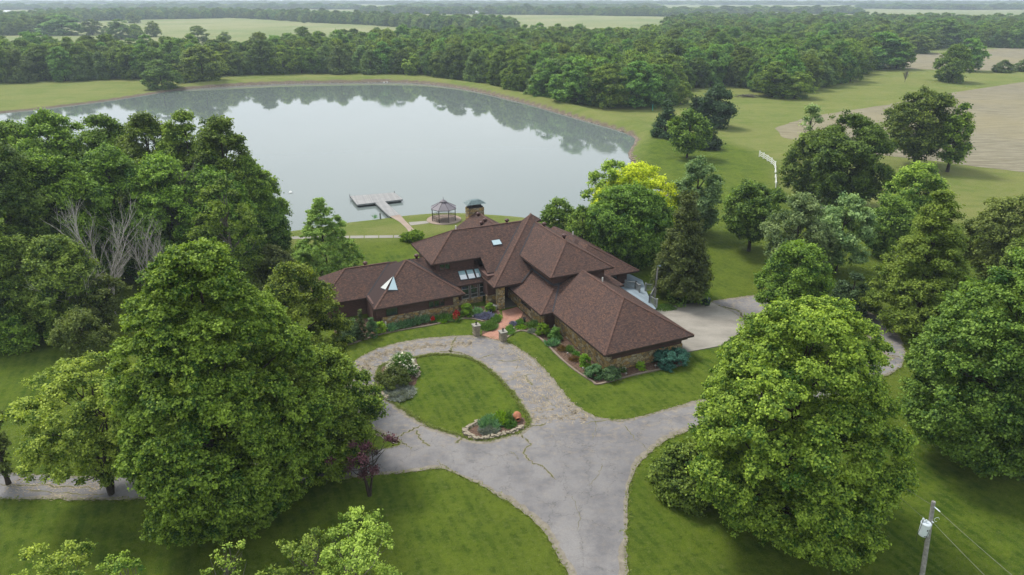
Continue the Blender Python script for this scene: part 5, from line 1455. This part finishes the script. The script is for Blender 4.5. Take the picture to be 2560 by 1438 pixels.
rg = np.random.default_rng(77); nb = 330; dp = depth_at(rb.location.y); ra = 36 / FPX * dp; hb = 42 / FPX * dp * 1.05; dv = unit(rg.normal(size=(nb, 3)) + np.array([0, -.3, .6])); dv[:, 2] = np.abs(dv[:, 2])
Cb = dv * np.array([ra, ra, hb]) * rg.uniform(1.04, 1.22, (nb, 1)); e_ = rg.normal(size=(nb, 3)) * .085; f_ = rg.normal(size=(nb, 3)) * .085
link('blossom', mesh_np('blossom', np.stack([Cb - e_, Cb - f_, Cb + e_, Cb + f_], 1).reshape(-1, 3), np.arange(4 * nb).reshape(nb, 4), M['white_bloom'], rg.random(nb)), rb)
spikes('iris', 1225, 1062, 54, 34, .75, 1100, 'iris clump in the urn bed of the island'); spikes('bushy', 1250, 1052, 44, 30, .75, 800, 'yellow green leafy clump left of the urn'); spikes('catmint', 1222, 1080, 50, 18, .45, 1100, 'grey catmint along the stone border'); spikes('bed', 1275, 1062, 34, 24, .5, 700, 'green sprawling plant below the urn')
spikes('bed', 1270, 1048, 26, 18, .7, 500, 'upright green clump behind the urn bed stones')
spikes('bed', 1660, 772, 60, 16, .45, 900, 'green ground cover at the edge of the concrete pad')
spikes('iris', 938, 546, 9, 6, .8, 60, 'small water side reed tuft left of the dock', spread=.5)
for i, (x, y, wp) in enumerate(((1870, 243, 40),)):
    g = P(x, y); mb = MB(); rs = random.Random(4)
    for _ in range(60):
        a = rs.uniform(0, 3.14); c = Vector((g.x + rs.gauss(0, 2.2), g.y + rs.gauss(0, 1.2), rs.uniform(.1, .8))); d = Vector((math.cos(a), math.sin(a), rs.gauss(0, .2))) * rs.uniform(.8, 2)
        mb.bar(c - d, c + d, .12)
    tag(mb.build('brush_pile', M['bark_grey']), 'low grey brush pile at the wood edge', 'brush pile')

# grass tufts that soften the drive edges (nobody could count them)
def tufts(loops, n, seed, zone=None):
    rg = np.random.default_rng(seed); out_ = []
    for l in loops:
        A = np.array(l); Bq = np.roll(A, -1, 0); L = np.hypot(*(Bq - A).T); ok = (L < 20) & (A[:, 1] < 110)
        A, Bq, L = A[ok], Bq[ok], L[ok]
        i = rg.choice(len(A), n, p=L / L.sum()); t = rg.random(n)[:, None]
        p = A[i] * (1 - t) + Bq[i] * t + rg.normal(0, .09, (n, 2)); out_.append(p)
    p = np.concatenate(out_); m_ = len(p)
    B = np.stack([p[:, 0], p[:, 1], np.full(m_, .0)], 1); T_ = B + np.stack([rg.normal(0, .13, m_), rg.normal(0, .13, m_), rg.uniform(.045, .09, m_)], 1)
    u = unit(np.stack([rg.normal(size=m_), rg.normal(size=m_), np.zeros(m_)], 1)) * rg.uniform(.03, .09, m_)[:, None]
    V_ = np.stack([B - u, B + u, T_ + u * .4, T_ - u * .4], 1).reshape(-1, 3)
    o = link('grass_tufts', mesh_np('grass_tufts', V_, np.arange(4 * m_).reshape(m_, 4), M['grass'], rg.uniform(0, .9, m_))); o['kind'] = 'stuff'; o['label'] = 'ragged grass along the edges of the drive'; o['category'] = 'grass'
tufts([dr_loop, is_loop], 14000, 5)
# rocks on the pond bank
rg = np.random.default_rng(9); A = np.array(lake); Bq = np.roll(A, -1, 0); L = np.hypot(*(Bq - A).T)
dlk = polydist(A, levee, False); ok = (dlk < 22) | ((A[:, 0] > 25) & (A[:, 1] > 120) & (A[:, 0] < 80)); ok &= L < 40
A, Bq, L = A[ok], Bq[ok], L[ok]; n = 2600; i = rg.choice(len(A), n, p=L / L.sum()); t = rg.random(n)[:, None]
p = A[i] * (1 - t) + Bq[i] * t; off = np.abs(rg.normal(0, .55, n)); dirn = unit(np.stack([(Bq - A)[i][:, 1], -(Bq - A)[i][:, 0]], 1)); 
ctr = np.array([-30.0, 220.0]); sg = np.sign(np.sum(dirn * (p - ctr), 1))[:, None]; p = p + dirn * sg * (off[:, None] - .2)
sz = rg.uniform(.12, .42, n); oct_ = np.array([[1, 0, 0], [0, 1, 0], [-1, 0, 0], [0, -1, 0], [0, 0, .7], [0, 0, -.7]])
V_ = (np.stack([p[:, 0], p[:, 1], WZ + off * .35], 1)[:, None, :] + oct_[None] * sz[:, None, None] * rg.uniform(.6, 1.4, (n, 6, 1))).reshape(-1, 3)
tr_ = np.array([[0, 1, 4], [1, 2, 4], [2, 3, 4], [3, 0, 4], [1, 0, 5], [2, 1, 5], [3, 2, 5], [0, 3, 5]]); Q_ = (tr_[None] + (np.arange(n) * 6)[:, None, None]).reshape(-1, 3)
o = link('shore_rocks', mesh_np('shore_rocks', V_, Q_, M['rock'])); o['kind'] = 'stuff'; o['label'] = 'loose grey rocks along the pond bank'; o['category'] = 'rocks'

# ------------------------------------------------------------------ woods
WV = []
for i, (k, pf, H_, R_, ls_, lb_) in enumerate((('wood', 'domey', 15, 6.0, .45, .22), ('maple', 'broad', 13.5, 6.6, .45, .22), ('oak', 'domey', 14.5, 6.4, .45, .21), ('wood_pale', 'dome', 12.5, 5.6, .45, .24), ('grove', 'domey', 14, 5.4, .45, .22), ('maple_bright', 'domey', 12, 5.2, .45, .22))):
    c, LC = make_crown(k, pf, H_, R_, .3, 70, ls_, 100 + i, puff=.5, lobe=lb_, cover=2.0, rough=.2)
    WV.append((c, make_trunk(H_, 2.5, .26, LC, 100 + i, 9)))
rng_w = random.Random(21)
def wood_tree(x, y, s, lab, group, v=None, g=None, cat='tree', name='tree', sw=1.0):
    g = g or P(x, y); v = rng_w.choices(range(6), (5, 5, 4, 4, 3, 1.3))[0] if v is None else v
    c, t_ = WV[v]; return place_tree(name, lab, cat, c, t_, (g.x, g.y, 0), rng_w.uniform(0, 6.28), (s * sw, s * sw, s * rng_w.uniform(.92, 1.08)), group)
def scatter(poly, spacing, seed, grow=0.0):
    rg = np.random.default_rng(seed); pl_ = np.array(poly); lo, hi = pl_.min(0), pl_.max(0); out_ = []; y = lo[1]
    while y < hi[1]:
        sp = max(spacing, grow * y); xs_ = np.arange(lo[0], hi[0], sp); q = np.stack([xs_ + rg.uniform(-.42, .42, len(xs_)) * sp, np.full(len(xs_), y) + rg.uniform(-.42, .42, len(xs_)) * sp, np.full(len(xs_), sp)], 1)
        out_.append(q); y += sp
    q = np.concatenate(out_); q = q[inside(q[:, :2], poly)]; vis = np.abs(q[:, 0]) < q[:, 1] * .80 + 30
    return q[vis]
main_wood = gpts([(-250, 215), (0, 207), (200, 203), (360, 200), (470, 196), (560, 191), (700, 187), (900, 185), (1060, 188), (1180, 205), (1260, 224), (1330, 243), (1400, 256), (1480, 268), (1560, 270), (1640, 268), (1670, 248), (1700, 232), (1790, 214), (1860, 218),
                  (1900, 240), (1985, 243), (2020, 228), (2070, 210), (2140, 194), (2155, 180), (2120, 160), (1950, 136), (1800, 124), (1600, 116), (1300, 116), (1000, 126), (760, 142), (600, 156), (480, 168), (300, 162), (150, 160), (0, 164), (-250, 165)])
q = scatter(main_wood, 7.6, 1)
edge_px = np.array(main_wood[:26])
de = polydist(q[:, :2], [tuple(e) for e in edge_px], False)
order = np.argsort(de + np.hypot(q[:, 0], q[:, 1]) * .05)
near_i, rest = order[:285], order[285:]
first_named = {}
for i in near_i:
    wood_tree(0, 0, rng_w.uniform(.74, 1.18), 'one of the broadleaf trees crowding the near edge of the wood behind the pond', 'trees along the near edge of the wood', g=Vector((q[i, 0], q[i, 1], 0)), name='wood_tree')
kinds = bpy.data.collections.new('wood_tree_kinds'); COL.children.link(kinds)
crowns = []
seen = set()
for o in bpy.data.objects:
    if o.name.startswith('crown') and o.data in [c for c, t_ in WV] and o.data.name not in seen and o.parent and o.parent.get('group') == 'trees along the near edge of the wood':
        seen.add(o.data.name); crowns.append(o)
for o in crowns: kinds.objects.link(o)
def woodland(name, P3, lab, seed, smin=.72, smax=1.2):
    rg = np.random.default_rng(seed); n = len(P3); me = bpy.data.meshes.new(name); me.vertices.add(n)
    me.vertices.foreach_set('co', np.stack([P3[:, 0], P3[:, 1], np.zeros(n)], 1).astype(np.float32).ravel())
    s = rg.uniform(smin, smax, n); wide = np.maximum(1, P3[:, 2] / 9.0) * s; sc = np.stack([wide, wide, s * rg.uniform(.85, 1.12, n)], 1)
    a = me.attributes.new('sc', 'FLOAT_VECTOR', 'POINT'); a.data.foreach_set('vector', sc.astype(np.float32).ravel())
    a = me.attributes.new('rz', 'FLOAT', 'POINT'); a.data.foreach_set('value', rg.uniform(0, 6.28, n).astype(np.float32))
    a = me.attributes.new('pick', 'INT', 'POINT'); a.data.foreach_set('value', rg.integers(0, len(crowns), n).astype(np.int32))
    o = link(name, me); tag(o, lab, 'woodland', None, 'stuff')
    ng = bpy.data.node_groups.new(name + '_nodes', 'GeometryNodeTree'); ng.interface.new_socket('Geometry', in_out='INPUT', socket_type='NodeSocketGeometry'); ng.interface.new_socket('Geometry', in_out='OUTPUT', socket_type='NodeSocketGeometry')
    gi = ng.nodes.new('NodeGroupInput'); go = ng.nodes.new('NodeGroupOutput'); ci = ng.nodes.new('GeometryNodeCollectionInfo'); ci.inputs['Collection'].default_value = kinds
    ci.inputs['Separate Children'].default_value = True; ci.inputs['Reset Children'].default_value = True
    ip = ng.nodes.new('GeometryNodeInstanceOnPoints'); ip.inputs['Pick Instance'].default_value = True
    def na(nm, dt):
        k = ng.nodes.new('GeometryNodeInputNamedAttribute'); k.data_type = dt; k.inputs['Name'].default_value = nm; return k.outputs['Attribute']
    cx = ng.nodes.new('ShaderNodeCombineXYZ'); ng.links.new(na('rz', 'FLOAT'), cx.inputs[2])
    ng.links.new(gi.outputs[0], ip.inputs['Points']); ng.links.new(ci.outputs[0], ip.inputs['Instance']); ng.links.new(na('pick', 'INT'), ip.inputs['Instance Index'])
    ng.links.new(cx.outputs[0], ip.inputs['Rotation']); ng.links.new(na('sc', 'FLOAT_VECTOR'), ip.inputs['Scale']); ng.links.new(ip.outputs[0], go.inputs[0])
    md = o.modifiers.new('scatter', 'NODES'); md.node_group = ng
    return o
woodland('woodland', q[rest], 'dense wood of broadleaf trees stretching behind the pond', 3)

# far woods and hedgerows, drawn by where they stand on the plain
far_polys = [
    ([(-300, 92), (0, 90), (60, 88), (105, 82), (200, 54), (330, 50), (560, 46), (560, 38), (300, 40), (120, 46), (0, 60), (-300, 66)], 10),
    ([(560, 44), (680, 50), (780, 57), (900, 62), (1000, 68), (1100, 80), (1240, 88), (1290, 86), (1280, 74), (1160, 68), (1000, 60), (900, 54), (700, 44), (560, 39)], 10),
    ([(900, 34), (1000, 35), (1400, 38), (1690, 42), (1690, 39), (1400, 35), (1000, 32), (900, 32)], 10),
    ([(1640, 104), (1700, 104), (1800, 106), (1950, 122), (2060, 136), (2130, 132), (2200, 126), (2290, 127), (2430, 115), (2560, 112), (2750, 108), (2750, 72), (2560, 70), (2300, 64), (2000, 62), (1800, 60), (1720, 62), (1660, 84)], 10),
    ([(2430, 120), (2560, 121), (2700, 120), (2700, 116), (2430, 116)], 9),
    ([(-400, 13), (500, 13), (1280, 14), (1900, 13), (2700, 14), (2700, 9), (1700, 8), (-400, 8)], 18),
    ([(1700, 37), (1950, 35), (2150, 36), (2150, 32), (1950, 31), (1700, 33)], 12),
    ([(-300, 26), (0, 25), (500, 22), (900, 24), (900, 21), (500, 19), (0, 21), (-300, 22)], 12),
    ([(1000, 23), (1300, 22), (1650, 25), (1650, 22), (1300, 19), (1000, 20)], 12),
    ([(2150, 22), (2400, 25), (2700, 24), (2700, 21), (2400, 22), (2150, 19)], 12),
]
Q_ = np.concatenate([scatter(gpts(p_), s_, 40 + i, .0085 if i < 5 else .013) for i, (p_, s_) in enumerate(far_polys)])
# thin the most distant strips into separate hedgerows
rg = np.random.default_rng(17); keepm = (Q_[:, 1] < 2600) | (np.sin(Q_[:, 1] * .0031 + Q_[:, 0] * .0004) + rg.normal(0, .5, len(Q_)) > .1)
Q_ = Q_[keepm]
woodland('far_woodland', Q_, 'hazy distant woods and hedgerows across the plain', 5)
print('wood', len(q), 'far', len(Q_))

# single trees beyond the pond
S = [(407, 222, 153, 78, 0, 'bushy tree standing on the grass beside the pond'), (510, 206, 120, 118, 1, 'wide multi crowned tree on the pond bank beside the wood'), (470, 202, 142, 60, 3, 'smaller tree left against the wide pond bank tree'),
     (160, 88, 40, 92, 0, 'big hazy tree clump at the left of the far pasture'), (112, 86, 42, 66, 2, 'hazy tree just left of the big far pasture clump'), (232, 88, 50, 46, 4, 'dark tree left in the row of three in the far pasture'), (268, 88, 66, 26, 3, 'small tree in the middle of the row in the far pasture'),
     (303, 98, 50, 56, 0, 'tall dark tree right in the row in the far pasture'), (342, 98, 62, 38, 1, 'tree at the right end of the row in the far pasture'), (335, 58, 32, 32, 5, 'pale tree at the top edge of the far pasture'), (385, 92, 54, 38, 5, 'lone pale tree in the far pasture'),
     (498, 110, 67, 48, 2, 'dark rounded tree alone at the edge of the far pasture'), (562, 106, 80, 32, 5, 'small pale tree right of the dark pasture tree'), (1700, 260, 204, 52, 5, 'small round bright tree in front of the wood'), (1655, 262, 165, 70, 0, 'tall tree at the wood corner behind the small round one'),
     (1590, 268, 158, 110, 0, 'tall dense tree at the wood point right of the pond'), (1520, 269, 165, 100, 2, 'tall tree at the wood point, left of the densest one'), (1440, 262, 148, 110, 0, 'broad tree at the wood point nearest the pond levee'), (1985, 246, 182, 78, 5, 'bright yellow green tree at the meadow edge of the wood'), (1930, 243, 158, 90, 4, 'light green tree behind the yellow green meadow tree'),
     (2195, 171, 85, 120, 0, 'large open tree clump at the field corner on the right'), (2160, 172, 98, 70, 2, 'tree at the left of the open clump on the right'), (2240, 172, 98, 70, 4, 'tree at the right of the open clump on the right'), (2375, 205, 116, 84, 1, 'dense tree in the right meadow before the field'), (2415, 178, 100, 72, 0, 'tree behind right of the dense meadow tree'),
     (2505, 181, 152, 46, 3, 'small round bush tree near the right edge, left of two'), (2558, 179, 148, 44, 3, 'small round bush tree at the right edge'), (2085, 207, 108, 76, 0, 'tall tree on the right flank of the wood'), (2125, 203, 120, 60, 2, 'last tree on the right flank of the wood'),
     (2350, 118, 50, 100, 0, 'hazy tree group in the far right wood'), (2290, 133, 90, 80, 1, 'hazy rounded tree at the edge of the far right field'), (1316, 36, 10, 34, 0, 'big far tree on the skyline above the pale field'), (1446, 37, 12, 22, 2, 'narrow far tree on the skyline'), (1610, 38, 14, 30, 1, 'round far tree on the skyline, right'),
     (1912, 44, 28, 16, 1, 'small far tree left of the white farmhouse'), (1945, 42, 28, 20, 1, 'small far tree right of the white farmhouse'), (760, 58, 52, 8, 3, 'tiny lone tree at the far pasture top'), (865, 60, 44, 20, 5, 'pale small tree before the far hedgerow')]
for x, y, ty, wp, v, lb in S:
    g = P(x, y); H0 = (15, 13.5, 14.5, 12.5, 14, 12)[v]; R0 = (6, 6.6, 6.4, 5.6, 5.4, 5.2)[v]; h_ = height_at(ty, g.y); r_ = wp / FPX * depth_at(g.y) / 2
    c, t_ = WV[v]; place_tree('tree', lb, 'tree', c, t_, (g.x, g.y, 0), rng_w.uniform(0, 6.28), (r_ / R0, r_ / R0, h_ / H0), None)

# far farm buildings
def farm(x, y, wpx, hpx, lab, roof_m='farm_roof', rz=0.1, name='farmhouse', cat='farmhouse'):
    g = P(x, y); dp = depth_at(g.y); w_ = wpx / FPX * dp; h_ = hpx / FPX * dp; o = empty(name, g, rz, lab, cat); d_ = w_ * .6
    mb = MB(); mb.box(-w_ / 2, w_ / 2, -d_ / 2, d_ / 2, 0, h_ * .6)
    for sx_ in (-1, 1): mb.poly([(sx_ * w_ / 2, -d_ / 2, h_ * .6), (sx_ * w_ / 2, d_ / 2, h_ * .6), (sx_ * w_ / 2, 0, h_)])
    mb.build('wall', M['white'], o)
    mb = MB(); e = w_ * .53
    for sy_ in (-1, 1): mb.poly([(-e, sy_ * d_ * .55, h_ * .56), (e, sy_ * d_ * .55, h_ * .56), (e, 0, h_ * 1.05), (-e, 0, h_ * 1.05)][::sy_])
    mb.build('roof', M[roof_m], o)
    mb = MB(); mb.box(-w_ * .1, w_ * .08, -d_ / 2 - .15, -d_ / 2, 0, h_ * .4); mb.build('door', M['frame_grey'], o)
farm(1184, 36, 26, 8, 'long white metal barn beside the pale far field', name='barn', cat='barn'); farm(448, 40, 14, 12, 'small white farmhouse among the far left trees'); farm(416, 40, 8, 8, 'brown roofed farm shed left of the small white farmhouse', 'fascia', name='farm_shed', cat='shed')
farm(22, 36, 22, 9, 'white farmhouse at the far left edge among trees', rz=-.4); farm(1938, 44, 26, 11, 'white farmhouse in the hazy right wood', rz=.3); farm(1995, 42, 8, 5, 'tiny white shed right of the hazy white farmhouse', name='farm_shed', cat='shed')
farm(2350, 19, 14, 3.5, 'tiny white farm on the far right horizon plain', name='barn', cat='barn'); farm(276, 8, 10, 4, 'pale barn roof on the left skyline', name='barn', cat='barn')

# ------------------------------------------------------------------ haze
HAZE = 0.00021
mb = MB(); mb.box(-13500, 13500, -350, 14500, -4.5, 41.5)
m = bpy.data.materials.new('haze'); m.use_nodes = True; t = m.node_tree; t.nodes.clear()
ho = t.nodes.new('ShaderNodeOutputMaterial'); pv = t.nodes.new('ShaderNodeVolumePrincipled')
pv.inputs['Color'].default_value = (.74, .87, 1.0, 1); pv.inputs['Density'].default_value = HAZE; pv.inputs['Anisotropy'].default_value = .2
t.links.new(pv.outputs[0], ho.inputs['Volume'])
o = mb.build('haze', m); o['kind'] = 'stuff'
